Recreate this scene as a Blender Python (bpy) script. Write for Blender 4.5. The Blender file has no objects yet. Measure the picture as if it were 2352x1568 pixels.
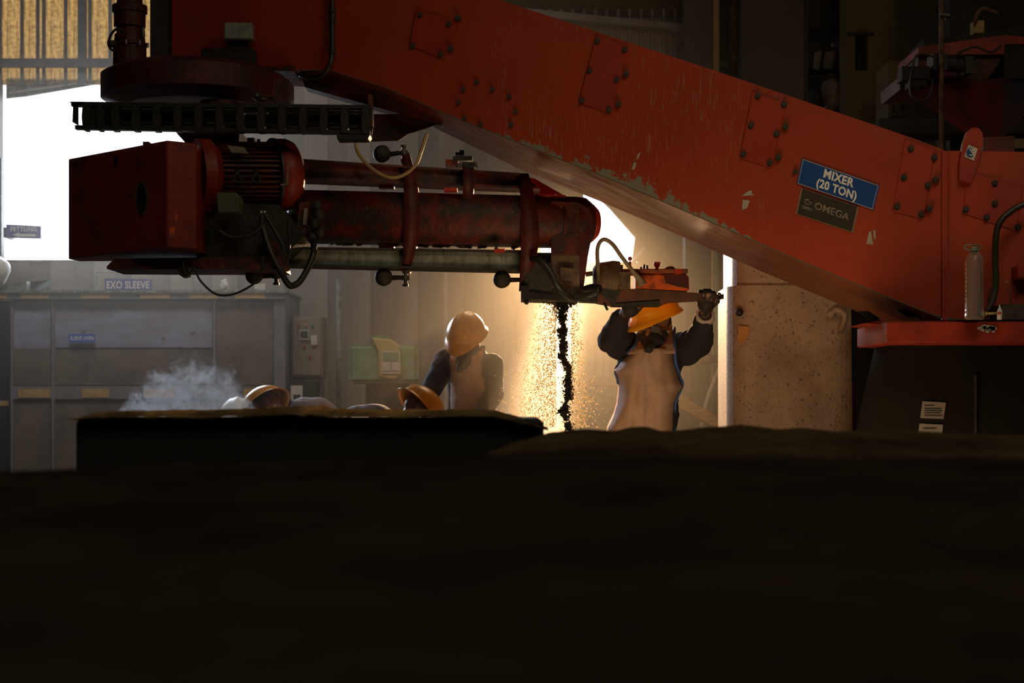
import bpy, bmesh, math, random
from mathutils import Vector, Matrix, noise
from mathutils.geometry import tessellate_polygon
random.seed(7)
PI = math.pi
S = bpy.context.scene
COL = S.collection

# ------------------------------------------------------------------ camera
F, CX, HZ, CZ = 3920.0, 1176.0, 930.0, 1.15        # 60 mm lens on a 36 mm wide frame, level camera 1.15 m up
cam = bpy.data.cameras.new('camera'); cam_ob = bpy.data.objects.new('camera', cam); COL.objects.link(cam_ob)
cam_ob.location = (0, 0, CZ); cam_ob.rotation_euler = (PI/2, 0, 0)
cam.lens = 60; cam.sensor_width = 36; cam.shift_y = (HZ-784)/2352.0
cam.dof.use_dof = True; cam.dof.focus_distance = 8.0; cam.dof.aperture_fstop = 4.0
cam.clip_start = .05
S.camera = cam_ob

# ------------------------------------------------------------------ world, lights, exposure
S.view_settings.view_transform = 'Standard'; S.view_settings.look = 'None'
S.view_settings.exposure = 0.0; S.view_settings.gamma = 1.0; S.view_settings.use_curve_mapping = False
W = bpy.data.worlds.new('world'); S.world = W; W.use_nodes = True
W.node_tree.nodes['Background'].inputs[0].default_value = (.93, .97, 1.0, 1)
W.node_tree.nodes['Background'].inputs[1].default_value = 2.4
def look(ob, tgt):
    d = Vector(tgt)-ob.location
    ob.rotation_euler = d.to_track_quat('-Z', 'Y').to_euler()
def area(name, loc, tgt, sx, sy, e, col, spread=180):
    l = bpy.data.lights.new(name, 'AREA'); l.shape = 'RECTANGLE'; l.size = sx; l.size_y = sy; l.energy = e; l.color = col
    l.spread = math.radians(spread)
    o = bpy.data.objects.new(name, l); COL.objects.link(o); o.location = loc; look(o, tgt); return o
def spot(name, loc, tgt, e, col, ang, blend, rad):
    l = bpy.data.lights.new(name, 'SPOT'); l.energy = e; l.color = col; l.spot_size = math.radians(ang); l.spot_blend = blend; l.shadow_soft_size = rad
    o = bpy.data.objects.new(name, l); COL.objects.link(o); o.location = loc; look(o, tgt); return o
def at(px, py, Y): return Vector(((px-CX)/F*Y, Y, CZ+(HZ-py)/F*Y))
# low sun coming in through the gap in the rear wall, behind the mixing head
spot('sun_through_gap', at(1318, 540, 14.42), at(1280, 1180, 8.0), 7600, (1, .63, .33), 36, 1.0, .10)
# soft daylight pouring in through the big opening on the left
area('daylight_left_opening', at(280, 395, 14.6), at(330, 860, 9.6), 1.8, 1.4, 64, (.74, .84, 1.0), 85)
# fill added overhead to brighten the oven front; the roof is closed
area('oven_fill', (-2.6, 10.2, 6.6), (-3.0, 13.1, 1.9), 2.4, 1.2, 27, (.96, .92, .92), 95)
# warm fill added over the moulding floor, with no lamp body
area('bay_fill', (0.2, 11.6, 3.4), (-0.6, 10.5, 1.0), 1.0, .6, 14, (1, .70, .42))
# daylight falling in from the aisle on the camera's side
area('aisle_daylight', (2.1, 4.3, 4.7), (1.3, 7.6, 1.75), 1.6, 1.2, 11.5, (1, .76, .48), 120)
# dim unseen fill added overhead to lift the foreground sand and boards
area('foreground_fill', (.2, .2, 7.2), (.2, 2.6, 0), 3.0, 2.4, 46, (1, .84, .58), 130)
# hidden warm fill added low down for the pillar, aprons and boom underside
area('low_warm_fill', (.75, 6.3, .45), (1.1, 9.0, 1.75), 1.6, .6, 11, (1, .66, .36), 130)
S.cycles.max_bounces = 5; S.cycles.diffuse_bounces = 3; S.cycles.glossy_bounces = 2; S.cycles.transmission_bounces = 4
S.cycles.volume_bounces = 0; S.cycles.transparent_max_bounces = 8
S.cycles.use_adaptive_sampling = True; S.cycles.adaptive_threshold = .03
S.cycles.volume_step_rate = 1.5; S.cycles.volume_max_steps = 96
S.cycles.sample_clamp_indirect = 4.0; S.cycles.caustics_reflective = False; S.cycles.caustics_refractive = False
S.cycles.use_denoising = True

# ------------------------------------------------------------------ helpers
WL = {}
def O(name, bm, mats=None, parent=None, label=None, cat=None, group=None, kind=None, smooth=False, base=False):
    """link a bmesh built in world coordinates as one mesh object with its origin at its own centre (or base)"""
    me = bpy.data.meshes.new(name)
    if len(bm.verts):
        lo = Vector([min(v.co[i] for v in bm.verts) for i in range(3)]); hi = Vector([max(v.co[i] for v in bm.verts) for i in range(3)])
        c = (lo+hi)/2
        if base: c.z = lo.z
    else: c = Vector()
    bmesh.ops.translate(bm, verts=bm.verts, vec=-c)
    bm.to_mesh(me); bm.free()
    if mats:
        for m in (mats if isinstance(mats, (list, tuple)) else [mats]): me.materials.append(m)
    if smooth:
        for p in me.polygons: p.use_smooth = True
    o = bpy.data.objects.new(name, me); COL.objects.link(o)
    return put(o, c, parent, label, cat, group, kind)
def put(o, c, parent=None, label=None, cat=None, group=None, kind=None):
    WL[o.name] = Vector(c)
    if parent: o.parent = parent; o.location = Vector(c)-WL[parent.name]
    else: o.location = c
    if label: o['label'] = label
    if cat: o['category'] = cat
    if group: o['group'] = group
    if kind: o['kind'] = kind
    return o
def T(name, loc, label, cat, group=None, kind=None):
    o = bpy.data.objects.new(name, None); COL.objects.link(o); o.empty_display_size = .1
    return put(o, loc, None, label, cat, group, kind)
def N(): return bmesh.new()
def xf(bm, vs, M): bmesh.ops.transform(bm, matrix=M, verts=vs)
def bevel(bm, w, seg=1):
    es = [e for e in bm.edges if len(e.link_faces) == 2 and e.calc_face_angle(0) > .5]
    bmesh.ops.bevel(bm, geom=es, offset=w, segments=seg, affect='EDGES', clamp_overlap=True)
    return bm
def box(bm, x0, x1, y0, y1, z0, z1, rot=None):
    r = bmesh.ops.create_cube(bm, size=1)
    M = Matrix.Translation(((x0+x1)/2, (y0+y1)/2, (z0+z1)/2)) @ (rot or Matrix.Identity(4)) @ Matrix.Diagonal((abs(x1-x0), abs(y1-y0), abs(z1-z0), 1))
    xf(bm, r['verts'], M); return bm
def pb(bm, px0, py0, px1, py1, Y, d):
    """box whose front face fills a rectangle seen at depth Y, d metres deep"""
    a = at(px0, py0, Y); b = at(px1, py1, Y)
    return box(bm, a.x, b.x, Y, Y+d, b.z, a.z)
def prism(bm, pts, off):
    """pts: front outline (Vectors), off: one Vector or one per point"""
    n = len(pts); offs = off if isinstance(off, list) else [Vector(off)]*n
    f = [bm.verts.new(p) for p in pts]; b = [bm.verts.new(Vector(p)+o) for p, o in zip(pts, offs)]
    tri = tessellate_polygon([[Vector((p.x, p.z, 0)) for p in pts]])
    for t in tri:
        bm.faces.new([f[i] for i in t]); bm.faces.new([b[i] for i in reversed(t)])
    for i in range(n):
        j = (i+1) % n; bm.faces.new([f[i], b[i], b[j], f[j]])
    bmesh.ops.recalc_face_normals(bm, faces=bm.faces)
    return bm
def pp(bm, pix, Y, d):
    return prism(bm, [at(p[0], p[1], p[2] if len(p) > 2 else Y) for p in pix], Vector((0, d, 0)))
def frame_of(d):
    d = d.normalized(); u = Vector((0, 0, 1)) if abs(d.z) < .9 else Vector((1, 0, 0))
    a = d.cross(u).normalized(); return a, a.cross(d).normalized()
def cyl(bm, p0, p1, r0, r1=None, n=24, caps=True):
    r1 = r0 if r1 is None else r1; p0 = Vector(p0); p1 = Vector(p1); a, b = frame_of(p1-p0)
    A = []; B = []
    for i in range(n):
        t = 2*PI*i/n; o = a*math.cos(t)+b*math.sin(t)
        A.append(bm.verts.new(p0+o*r0)); B.append(bm.verts.new(p1+o*r1))
    for i in range(n):
        j = (i+1) % n; bm.faces.new([A[i], A[j], B[j], B[i]])
    if caps: bm.faces.new(A[::-1]); bm.faces.new(B)
    return bm
def lathe(bm, p0, d, prof, n=32):
    """profile of (distance along axis, radius)"""
    p0 = Vector(p0); d = Vector(d).normalized(); a, b = frame_of(d); rings = []
    for s, r in prof:
        rings.append([bm.verts.new(p0+d*s+(a*math.cos(2*PI*i/n)+b*math.sin(2*PI*i/n))*max(r, 1e-4)) for i in range(n)])
    for A, B in zip(rings, rings[1:]):
        for i in range(n):
            j = (i+1) % n; bm.faces.new([A[i], A[j], B[j], B[i]])
    bm.faces.new(rings[0][::-1]); bm.faces.new(rings[-1]); return bm
def spline(pts, k=8):
    P = [Vector(p) for p in pts]; P = [P[0]*2-P[1]]+P+[P[-1]*2-P[-2]]; out = []
    for i in range(1, len(P)-2):
        for s in range(k):
            t = s/k; a, b, c, d = P[i-1], P[i], P[i+1], P[i+2]
            out.append(.5*((2*b)+(c-a)*t+(2*a-5*b+4*c-d)*t*t+(3*b-a-3*c+d)*t**3))
    out.append(P[-2]); return out
def tube(bm, pts, r, n=10, k=8, smooth=True):
    P = spline(pts, k) if smooth and len(pts) > 2 else [Vector(p) for p in pts]
    a, b = frame_of(P[1]-P[0]); rings = []
    for i, p in enumerate(P):
        d = (P[min(i+1, len(P)-1)]-P[max(i-1, 0)]).normalized()
        a = (a-d*a.dot(d)).normalized(); b = d.cross(a)
        rr = r(i/(len(P)-1)) if callable(r) else r
        rings.append([bm.verts.new(p+(a*math.cos(2*PI*j/n)+b*math.sin(2*PI*j/n))*rr) for j in range(n)])
    for A, B in zip(rings, rings[1:]):
        for i in range(n):
            j = (i+1) % n; bm.faces.new([A[i], A[j], B[j], B[i]])
    bm.faces.new(rings[0][::-1]); bm.faces.new(rings[-1]); return bm
def ball(bm, c, r, seg=16, rot=None):
    rr = r if isinstance(r, (tuple, list)) else (r, r, r)
    q = bmesh.ops.create_uvsphere(bm, u_segments=seg, v_segments=max(6, seg*2//3), radius=1)
    xf(bm, q['verts'], Matrix.Translation(Vector(c)) @ (rot or Matrix.Identity(4)) @ Matrix.Diagonal((rr[0], rr[1], rr[2], 1))); return bm
def cap(bm, p0, p1, r0, r1, n=14):
    cyl(bm, p0, p1, r0, r1, n); ball(bm, p0, r0, n); ball(bm, p1, r1, n); return bm
def hexbolt(bm, c, d, r, h):
    return cyl(bm, Vector(c), Vector(c)+Vector(d).normalized()*h, r, r, 6)
def hull(bm, pts):
    vs = [bm.verts.new(p) for p in pts]
    r = bmesh.ops.convex_hull(bm, input=vs); bmesh.ops.delete(bm, geom=[v for v in r['geom_interior'] if isinstance(v, bmesh.types.BMVert)], context='VERTS'); return bm
def clone(o, loc, parent=None, label=None):
    c = o.copy(); COL.objects.link(c); put(c, loc, parent)
    if label: c['label'] = label
    return c

# ------------------------------------------------------------------ materials
def nd(t, ty, **kw):
    n = t.nodes.new(ty)
    for k, v in kw.items(): setattr(n, k, v)
    return n
def ramp(t, src, stops):
    r = nd(t, 'ShaderNodeValToRGB'); e = r.color_ramp.elements
    while len(e) < len(stops): e.new(.5)
    for x, (p, c) in zip(e, stops): x.position = p; x.color = (*c, 1) if len(c) == 3 else c
    t.links.new(src, r.inputs[0]); return r.outputs[0]
def gry(v): return (v, v, v)
def noi(t, co, sc, det=4, ro=.55, dist=0, stretch=None):
    if stretch:
        m = nd(t, 'ShaderNodeMapping'); m.inputs['Scale'].default_value = stretch; t.links.new(co, m.inputs[0]); co = m.outputs[0]
    n = nd(t, 'ShaderNodeTexNoise'); n.inputs['Scale'].default_value = sc; n.inputs['Detail'].default_value = det
    n.inputs['Roughness'].default_value = ro; n.inputs['Distortion'].default_value = dist; t.links.new(co, n.inputs['Vector']); return n.outputs['Fac']
def mix(t, f, a, b, mode='MIX'):
    m = nd(t, 'ShaderNodeMix', data_type='RGBA', blend_type=mode)
    for sock, v in ((m.inputs[0], f), (m.inputs[6], a), (m.inputs[7], b)):
        if isinstance(v, (int, float)): sock.default_value = v
        elif isinstance(v, tuple): sock.default_value = (*v, 1)
        else: t.links.new(v, sock)
    return m.outputs[2]
def mth(t, op, a, b=0.0, c=None):
    m = nd(t, 'ShaderNodeMath', operation=op)
    for i, v in enumerate((a, b) if c is None else (a, b, c)):
        if isinstance(v, (int, float)): m.inputs[i].default_value = v
        else: t.links.new(v, m.inputs[i])
    return m.outputs[0]
def base_mat(name):
    m = bpy.data.materials.new(name); m.use_nodes = True; t = m.node_tree; return m, t, t.nodes['Principled BSDF']
def M(name, c, c2=None, rough=.6, metal=0, sc=6, bump=.15, bsc=60, spec=.5, lo=.35, hi=.65, stretch=None, chips=None, csc=25, cth=.66, emit=None, trans=None, streak=None):
    """two-tone worn surface: c with patches of c2, optional paint chips, fine relief"""
    m, t, b = base_mat(name); co = nd(t, 'ShaderNodeTexCoord').outputs['Object']
    c2 = c2 or tuple(x*.6 for x in c)
    col = mix(t, ramp(t, noi(t, co, sc, 6, .6, .3, stretch), [(lo, gry(0)), (hi, gry(1))]), c, c2)
    if streak:
        col = mix(t, ramp(t, noi(t, co, 5, 5, .65, .1, (9, 9, .5)), [(.5, gry(0)), (.72, gry(1))]), col, streak)
    if chips:
        col = mix(t, ramp(t, noi(t, co, csc, 5, .7), [(cth, gry(0)), (cth+.025, gry(1))]), col, chips)
    t.links.new(col, b.inputs['Base Color'])
    b.inputs['Roughness'].default_value = rough; b.inputs['Metallic'].default_value = metal; b.inputs['Specular IOR Level'].default_value = spec
    if bump:
        bp = nd(t, 'ShaderNodeBump'); bp.inputs['Strength'].default_value = bump; bp.inputs['Distance'].default_value = .01
        t.links.new(noi(t, co, bsc, 4), bp.inputs['Height']); t.links.new(bp.outputs[0], b.inputs['Normal'])
    if trans:
        tr = nd(t, 'ShaderNodeBsdfTranslucent'); t.links.new(col, tr.inputs[0]); ms = nd(t, 'ShaderNodeMixShader'); ms.inputs[0].default_value = trans
        t.links.new(b.outputs[0], ms.inputs[1]); t.links.new(tr.outputs[0], ms.inputs[2]); t.links.new(ms.outputs[0], t.nodes['Material Output'].inputs[0])
    return m
RED = (.36, .032, .010); DRED = (.17, .016, .008)
red = M('red_paint', RED, DRED, .5, chips=(.20, .17, .13), csc=30, cth=.70)
red_dirty = M('dirty_red_paint', (.15, .016, .007), (.035, .018, .011), .6, sc=9, lo=.38, hi=.58, chips=(.11, .09, .06), csc=26, cth=.64, bump=.5, bsc=35)
red_dark = M('dark_grimy_red_paint', (.12, .010, .006), (.04, .010, .007), .6, sc=8)
red_fresh = M('bright_red_paint', (.62, .05, .012), (.42, .03, .01), .45)
orange = M('orange_paint', (.72, .12, .015), (.25, .05, .02), .5, sc=14, lo=.45, hi=.6)
black = M('black_plastic', (.012, .013, .011), (.02, .021, .017), .5)
rubber = M('black_rubber', (.018, .018, .014), (.032, .03, .024), .42, bsc=120)
steel = M('dull_steel', (.20, .19, .17), (.09, .08, .07), .4, metal=.7)
grime = M('grimy_dark_steel', (.045, .040, .030), (.02, .018, .013), .6, metal=.2, sc=12, bump=.4)
galv = M('dusty_galvanised_steel', (.27, .30, .25), (.13, .13, .10), .6, sc=14, streak=(.08, .08, .06), bump=.3)
brownplate = M('sand_crusted_plate', (.20, .13, .07), (.07, .045, .028), .7, sc=14, bump=.5)
beige_box = M('pale_plastic', (.30, .30, .24), (.14, .14, .11), .6)
sheet = M('grey_wall_sheet', (.36, .30, .225), (.26, .21, .155), .6, sc=1.6, stretch=(2, 2, .4), bump=.1)
sheet2 = M('darker_grey_wall_sheet', (.27, .225, .17), (.20, .165, .125), .6, sc=1.6, stretch=(2, 2, .4), bump=.1)
fib = M('dirty_translucent_sheet', (.76, .58, .32), (.44, .32, .17), .6, sc=30, lo=.42, hi=.68, streak=(.25, .18, .09), trans=.7, bump=.1)
whitesheet = M('pale_corrugated_sheet', (.50, .47, .42), (.36, .33, .29), .5, sc=3)
steelblue = M('purlin_steel', (.20, .20, .20), (.13, .13, .13), .5)
olive = M('olive_painted_steel', (.17, .135, .045), (.12, .095, .035), .6, sc=3)
greycol = M('grey_painted_column', (.16, .15, .12), (.12, .11, .085), .6, sc=2)
teal = M('teal_painted_steel', (.19, .25, .20), (.14, .18, .14), .5, sc=3)
pillar_m = M('dusty_pale_pillar_paint', (.47, .34, .23), (.32, .21, .14), .55, sc=4, chips=(.10, .06, .04), csc=58, cth=.60, bump=.25)
oven_blue = M('oven_grey_blue', (.34, .37, .50), (.24, .22, .26), .6, sc=3, stretch=(.6, 1, 2.2), chips=(.15, .11, .09), csc=7, cth=.66)
oven_brown = M('oven_sooty_brown', (.21, .155, .115), (.12, .09, .07), .7, sc=3, chips=(.2, .18, .15), csc=16, cth=.72)
oven_frame = M('oven_frame_steel', (.25, .235, .25), (.18, .165, .165), .6, sc=4)
yel_stripe = M('faded_yellow_stripe', (.66, .42, .11), (.42, .26, .08), .6, sc=12)
dkgap = M('soot_black', (.012, .011, .009), (.018, .016, .013), .8)
green = M('green_cabinet_paint', (.22, .34, .20), (.16, .25, .14), .5)
yellowp = M('yellow_panel_paint', (.52, .40, .16), (.42, .32, .12), .5)
paper = M('paper', (.62, .58, .50), (.5, .47, .4), .7, bump=.05)
white = M('white_plastic', (.75, .74, .70), (.6, .6, .56), .5)
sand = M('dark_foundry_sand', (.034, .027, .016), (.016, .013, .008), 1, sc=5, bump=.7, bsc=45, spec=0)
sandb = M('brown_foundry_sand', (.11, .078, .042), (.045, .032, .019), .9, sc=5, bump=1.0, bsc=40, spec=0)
grain = M('pale_sand_grain', (.95, .82, .60), (.85, .70, .48), .4, bump=0, trans=.7)
chunk = M('wet_black_sand', (.010, .008, .005), (.02, .015, .010), .9, bump=.6)
board_m = M('crusted_board', (.24, .16, .075), (.09, .06, .03), .9, sc=7, bump=1.0, bsc=40, spec=0)
wood = M('pine_plank', (.42, .27, .10), (.28, .17, .07), .6, sc=5, stretch=(1, 1, 8))
concrete = M('concrete_floor', (.10, .09, .075), (.06, .055, .045), .8, sc=2)
skin = M('skin', (.22, .095, .05), (.18, .075, .04), .45, bump=.03, spec=.5)
shirt_m = M('dark_navy_cotton', (.018, .016, .020), (.026, .022, .026), .9, sc=20, bump=.3, bsc=160)
grey_shirt = M('mauve_grey_cotton', (.30, .25, .28), (.24, .20, .22), .9, sc=10, bump=.3)
blue_shirt = M('blue_grey_cotton', (.16, .15, .24), (.12, .11, .18), .9, sc=10, bump=.3)
trouser_m = M('navy_cotton', (.03, .03, .045), (.02, .02, .03), .9)
leather = M('pale_pink_leather', (.50, .33, .24), (.42, .26, .17), .65, sc=7, bump=.2, bsc=30, chips=(.22, .12, .08), csc=14, cth=.74, trans=.08)
bluetrim = M('blue_binding', (.05, .14, .42), (.04, .10, .32), .7)
glove_m = M('black_glove_leather', (.022, .016, .013), (.035, .024, .018), .7, bump=.4)
cuff_m = M('white_glove_cuff', (.62, .52, .44), (.5, .42, .35), .8)
mask_m = M('dark_face_cloth', (.035, .030, .030), (.025, .022, .022), .9, bump=.3)
helm_y = M('yellow_helmet_plastic', (.85, .40, .006), (.78, .30, .006), .32, sc=8, bump=.03, trans=.06)
helm_o = M('orange_yellow_helmet_plastic', (.90, .46, .02), (.78, .32, .02), .32, sc=9, bump=.03, trans=.06)
hair_m = M('black_hair', (.012, .009, .007), (.018, .013, .01), .7, bump=.5)
sign_blue = M('blue_sign_enamel', (.010, .075, .30), (.010, .06, .25), .4, bump=0)
sign_viol = M('faded_violet_sign', (.14, .12, .38), (.12, .10, .32), .5, bump=0)
sign_txt = M('sign_lettering_white', (.88, .88, .82), (.8, .8, .74), .5, bump=0)
plate_dk = M('dark_nameplate', (.045, .035, .022), (.03, .024, .016), .45, bump=0)
plate_rim = M('brushed_rim', (.26, .22, .15), (.2, .17, .12), .4)
glassy, _t, _b = base_mat('clear_pet_plastic')
_b.inputs['Base Color'].default_value = (.80, .84, .80, 1); _b.inputs['Roughness'].default_value = .08; _b.inputs['Transmission Weight'].default_value = .85; _b.inputs['IOR'].default_value = 1.2
lens, _t, _b = base_mat('goggle_lens')
_b.inputs['Base Color'].default_value = (.85, .82, .75, 1); _b.inputs['Roughness'].default_value = .05; _b.inputs['Transmission Weight'].default_value = .9; _b.inputs['IOR'].default_value = 1.1
def lamp_m(name, c): return M(name, c, c, .3, bump=0)
red_lamp, amber_lamp, green_lamp = lamp_m('red_lamp_cap', (.55, .08, .05)), lamp_m('amber_lamp_cap', (.6, .28, .07)), lamp_m('green_lamp_cap', (.08, .35, .2))

def beam_mat(name, base, dark, under=False):
    """boom paint: vertical scratches, spatter and a worn grey lower edge (UV: u along boom, v across it)"""
    m, t, b = base_mat(name); tc = nd(t, 'ShaderNodeTexCoord'); co = tc.outputs['Object']; uv = tc.outputs['UV']
    sep = nd(t, 'ShaderNodeSeparateXYZ'); t.links.new(uv, sep.inputs[0]); u, v = sep.outputs[0], sep.outputs[1]
    col = mix(t, ramp(t, noi(t, co, 1.3, 5, .6), [(.35, gry(0)), (.7, gry(1))]), base, dark)
    col = mix(t, mth(t, 'MULTIPLY', noi(t, co, 170, 2, .5), .5), col, tuple(x*.35 for x in base))
    if not under:
        # fine vertical scratches, thickest in the middle of the boom
        scr = ramp(t, noi(t, co, 26, 3, .6, .35, (6, 6, .42)), [(.600, gry(0)), (.64, gry(1))])
        zone = ramp(t, noi(t, co, 1.9, 3), [(.36, gry(0)), (.56, gry(1))])
        uz = ramp(t, u, [(.28, gry(0)), (.42, gry(1)), (.62, gry(.8)), (.76, gry(.05))])
        col = mix(t, mth(t, 'MULTIPLY', mth(t, 'MULTIPLY', scr, mth(t, 'MULTIPLY', zone, uz)), .55), col, (.32, .24, .17))
        # white paint spatter
        sp = ramp(t, noi(t, co, 60, 3, .7), [(.725, gry(0)), (.75, gry(1))])
        col = mix(t, mth(t, 'MULTIPLY', sp, mth(t, 'MULTIPLY', uz, .7)), col, (.42, .35, .28))
        # worn grey edge
        ew = ramp(t, u, [(.36, gry(0)), (.44, gry(.6)), (.56, gry(1)), (.64, gry(.5)), (.70, gry(0))])
        lim = mth(t, 'MULTIPLY', ew, mth(t, 'MULTIPLY', ramp(t, noi(t, co, 22, 5, .75), [(.40, gry(0)), (.78, gry(1))]), .20))
        edge = mth(t, 'LESS_THAN', v, lim)
        col = mix(t, edge, col, (.20, .20, .16))
        edge2 = mth(t, 'LESS_THAN', v, .008); col = mix(t, edge2, col, (.10, .09, .06))
    t.links.new(col, b.inputs['Base Color'])
    b.inputs['Roughness'].default_value = .34 if under else .5
    b.inputs['Specular IOR Level'].default_value = .12 if under else .5
    bp = nd(t, 'ShaderNodeBump'); bp.inputs['Strength'].default_value = .6 if under else .04; bp.inputs['Distance'].default_value = .02
    t.links.new(noi(t, co, 4 if under else 90, 2), bp.inputs['Height']); t.links.new(bp.outputs[0], b.inputs['Normal'])
    return m
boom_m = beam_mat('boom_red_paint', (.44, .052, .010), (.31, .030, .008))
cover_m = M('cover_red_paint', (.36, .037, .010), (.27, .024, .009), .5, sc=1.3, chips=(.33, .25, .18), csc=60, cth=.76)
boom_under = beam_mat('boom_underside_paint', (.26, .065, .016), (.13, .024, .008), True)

def vol(name, col, dens, aniso, het=None):
    m = bpy.data.materials.new(name); m.use_nodes = True; t = m.node_tree; t.nodes.clear()
    o = nd(t, 'ShaderNodeOutputMaterial'); s = nd(t, 'ShaderNodeVolumeScatter'); s.inputs['Color'].default_value = (*col, 1)
    s.inputs['Density'].default_value = dens; s.inputs['Anisotropy'].default_value = aniso; t.links.new(s.outputs[0], o.inputs['Volume'])
    if het: t.links.new(het(t), s.inputs['Density'])
    return m

def text(name, s, c, w, h, parent, mat, ux=Vector((1, 0, 0)), uz=Vector((0, 0, 1)), depth=.0015, bold=.02):
    """flat lettering stretched to w x h metres, centred on c, in the plane ux, uz, facing -Y"""
    cu = bpy.data.curves.new(name, 'FONT'); cu.body = s; cu.offset = bold; cu.extrude = .01; cu.space_character = 1.05; cu.resolution_u = 3
    tmp = bpy.data.objects.new('t', cu); COL.objects.link(tmp)
    me = bpy.data.meshes.new_from_object(tmp.evaluated_get(bpy.context.evaluated_depsgraph_get())); bpy.data.objects.remove(tmp)
    xs = [v.co.x for v in me.vertices]; ys = [v.co.y for v in me.vertices]
    mx, my, sx, sy = (min(xs)+max(xs))/2, (min(ys)+max(ys))/2, w/(max(xs)-min(xs)), h/(max(ys)-min(ys))
    n = ux.cross(uz)          # points +Y for the standard frame
    bm = N(); bm.from_mesh(me); bpy.data.meshes.remove(me)
    for v in bm.verts:
        v.co = Vector(c)+ux*((v.co.x-mx)*sx)+uz*((v.co.y-my)*sy)-n*(v.co.z/.01*.5+.5)*-depth*-1
    for f in bm.faces: f.material_index = 0
    return O(name, bm, mat, parent)

# ================================================================== SETTING
BY = 14.3                                              # rear wall
bm = N(); box(bm, -8, 8, -3, 22, -.1, 0); O('floor', bm, concrete, kind='structure')
bm = N(); box(bm, -8, 8, -3, BY+.2, 7.4, 7.5); O('ceiling', bm, sheet2, kind='structure')
bm = N(); box(bm, -8.1, -8, -3, BY, 0, 7.5); O('wall_left', bm, sheet2, kind='structure')
bm = N(); box(bm, 8, 8.1, -3, BY, 0, 7.5); O('wall_right', bm, sheet2, kind='structure')
bm = N(); box(bm, -8, 8, -3.1, -3, 0, 7.5); O('wall_front', bm, sheet2, kind='structure')
wall = bpy.data.objects.new('wall_rear', None); COL.objects.link(wall); put(wall, (0, BY, 0), kind='structure')
def wx(px): return (px-CX)/F*BY
def wz(py): return CZ+(HZ-py)/F*BY
def wpanel(x0, x1, z0, z1, m, y=BY, th=.03, name='sheet_panel'):
    b = box(N(), x0, x1, y, y+th, z0, z1); return O(name, b, m, wall)
def corr(x0, x1, z0, z1, m, y, pitch, amp, name='sheet_panel'):
    """one trapezoidal corrugated sheet"""
    b = N(); n = max(1, round((x1-x0)/pitch)); p = (x1-x0)/n; prof = []
    for i in range(n):
        for fx, d in ((0, 0), (.62, 0), (.70, 1), (.92, 1)): prof.append((x0+(i+fx)*p, y-d*amp))
    prof.append((x1, y))
    lo = [b.verts.new((x, yy, z0)) for x, yy in prof]; hi = [b.verts.new((x, yy, z1)) for x, yy in prof]
    for i in range(len(prof)-1): b.faces.new([lo[i], lo[i+1], hi[i+1], hi[i]])
    o = O(name, b, m, wall); sm = o.modifiers.new('thick', 'SOLIDIFY'); sm.thickness = .004; return o
# above the opening: dirty translucent corrugated sheets, with ribs and purlin
for a, b_ in ((-60, 2), (2, 52), (52, 102), (102, 152), (152, 208), (208, 258), (258, 310), (310, 400)):
    wpanel(wx(a), wx(b_), wz(195), 7.3, fib, BY, .006)
for px in (2, 52, 88, 102, 152, 190, 208, 254, 300):
    w = .035 if px in (190, 200) else .012
    O('sheet_rib', box(N(), wx(px)-w, wx(px)+w, BY-.03, BY-.001, wz(195), 7.3), steelblue, wall)
O('purlin', box(N(), wx(-60), wx(400), BY-.09, BY-.031, wz(158), wz(139)), steelblue, wall)
wpanel(wx(400), wx(545), wz(190), 7.3, sheet2)
# grey sheets right of the opening, each with its own lapped edge
xs = [545, 602, 650, 700, 752, 800, 850, 905, 960, 1010, 1065, 1120, 1180, 1240]
for i, (a, b_) in enumerate(zip(xs, xs[1:])):
    wpanel(wx(a)-.006, wx(b_)+.006, 0, 7.3, sheet if i % 2 else sheet2, BY-(.0125 if i % 2 else 0), .012)
O('wall_edge_trim', box(N(), wx(546), wx(552), BY-.05, BY-.015, wz(330), wz(190)), whitesheet, wall)
# below the opening
xs = [-60, 18, 66, 118, 166, 218, 262, 305, 350, 395, 440, 490, 545]
for i, (a, b_) in enumerate(zip(xs, xs[1:])):
    wpanel(wx(a)-.006, wx(b_)+.006, 0, wz(600), sheet if i % 2 else sheet2, BY-(.0125 if i % 2 else 0), .012)
O('opening_sill', box(N(), wx(-60), wx(545), BY-.015, BY+.05, wz(602), wz(597)), galv, wall)
wpanel(-7.9, wx(-60), 0, 7.3, sheet2)
wpanel(wx(-60), wx(-2), wz(597), wz(195), sheet2, BY, .05)
# posts and awning at the left edge of the opening
post = O('opening_post', box(N(), wx(-2), wx(9), BY-.12, BY-.02, wz(597), wz(185)), steelblue, wall)
O('opening_post', box(N(), wx(9), wx(20), BY-.2, BY-.121, wz(597), wz(370)), galv, wall)
bm = pp(N(), [(14, 180), (240, 184), (228, 192), (130, 209), (60, 221), (14, 226)], BY+.01, .02); O('awning_flap', bm, galv, wall)
bm = pp(N(), [(20, 210), (170, 190), (176, 194), (20, 217)], BY-.005, .012); O('awning_fold', bm, whitesheet, wall)
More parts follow.
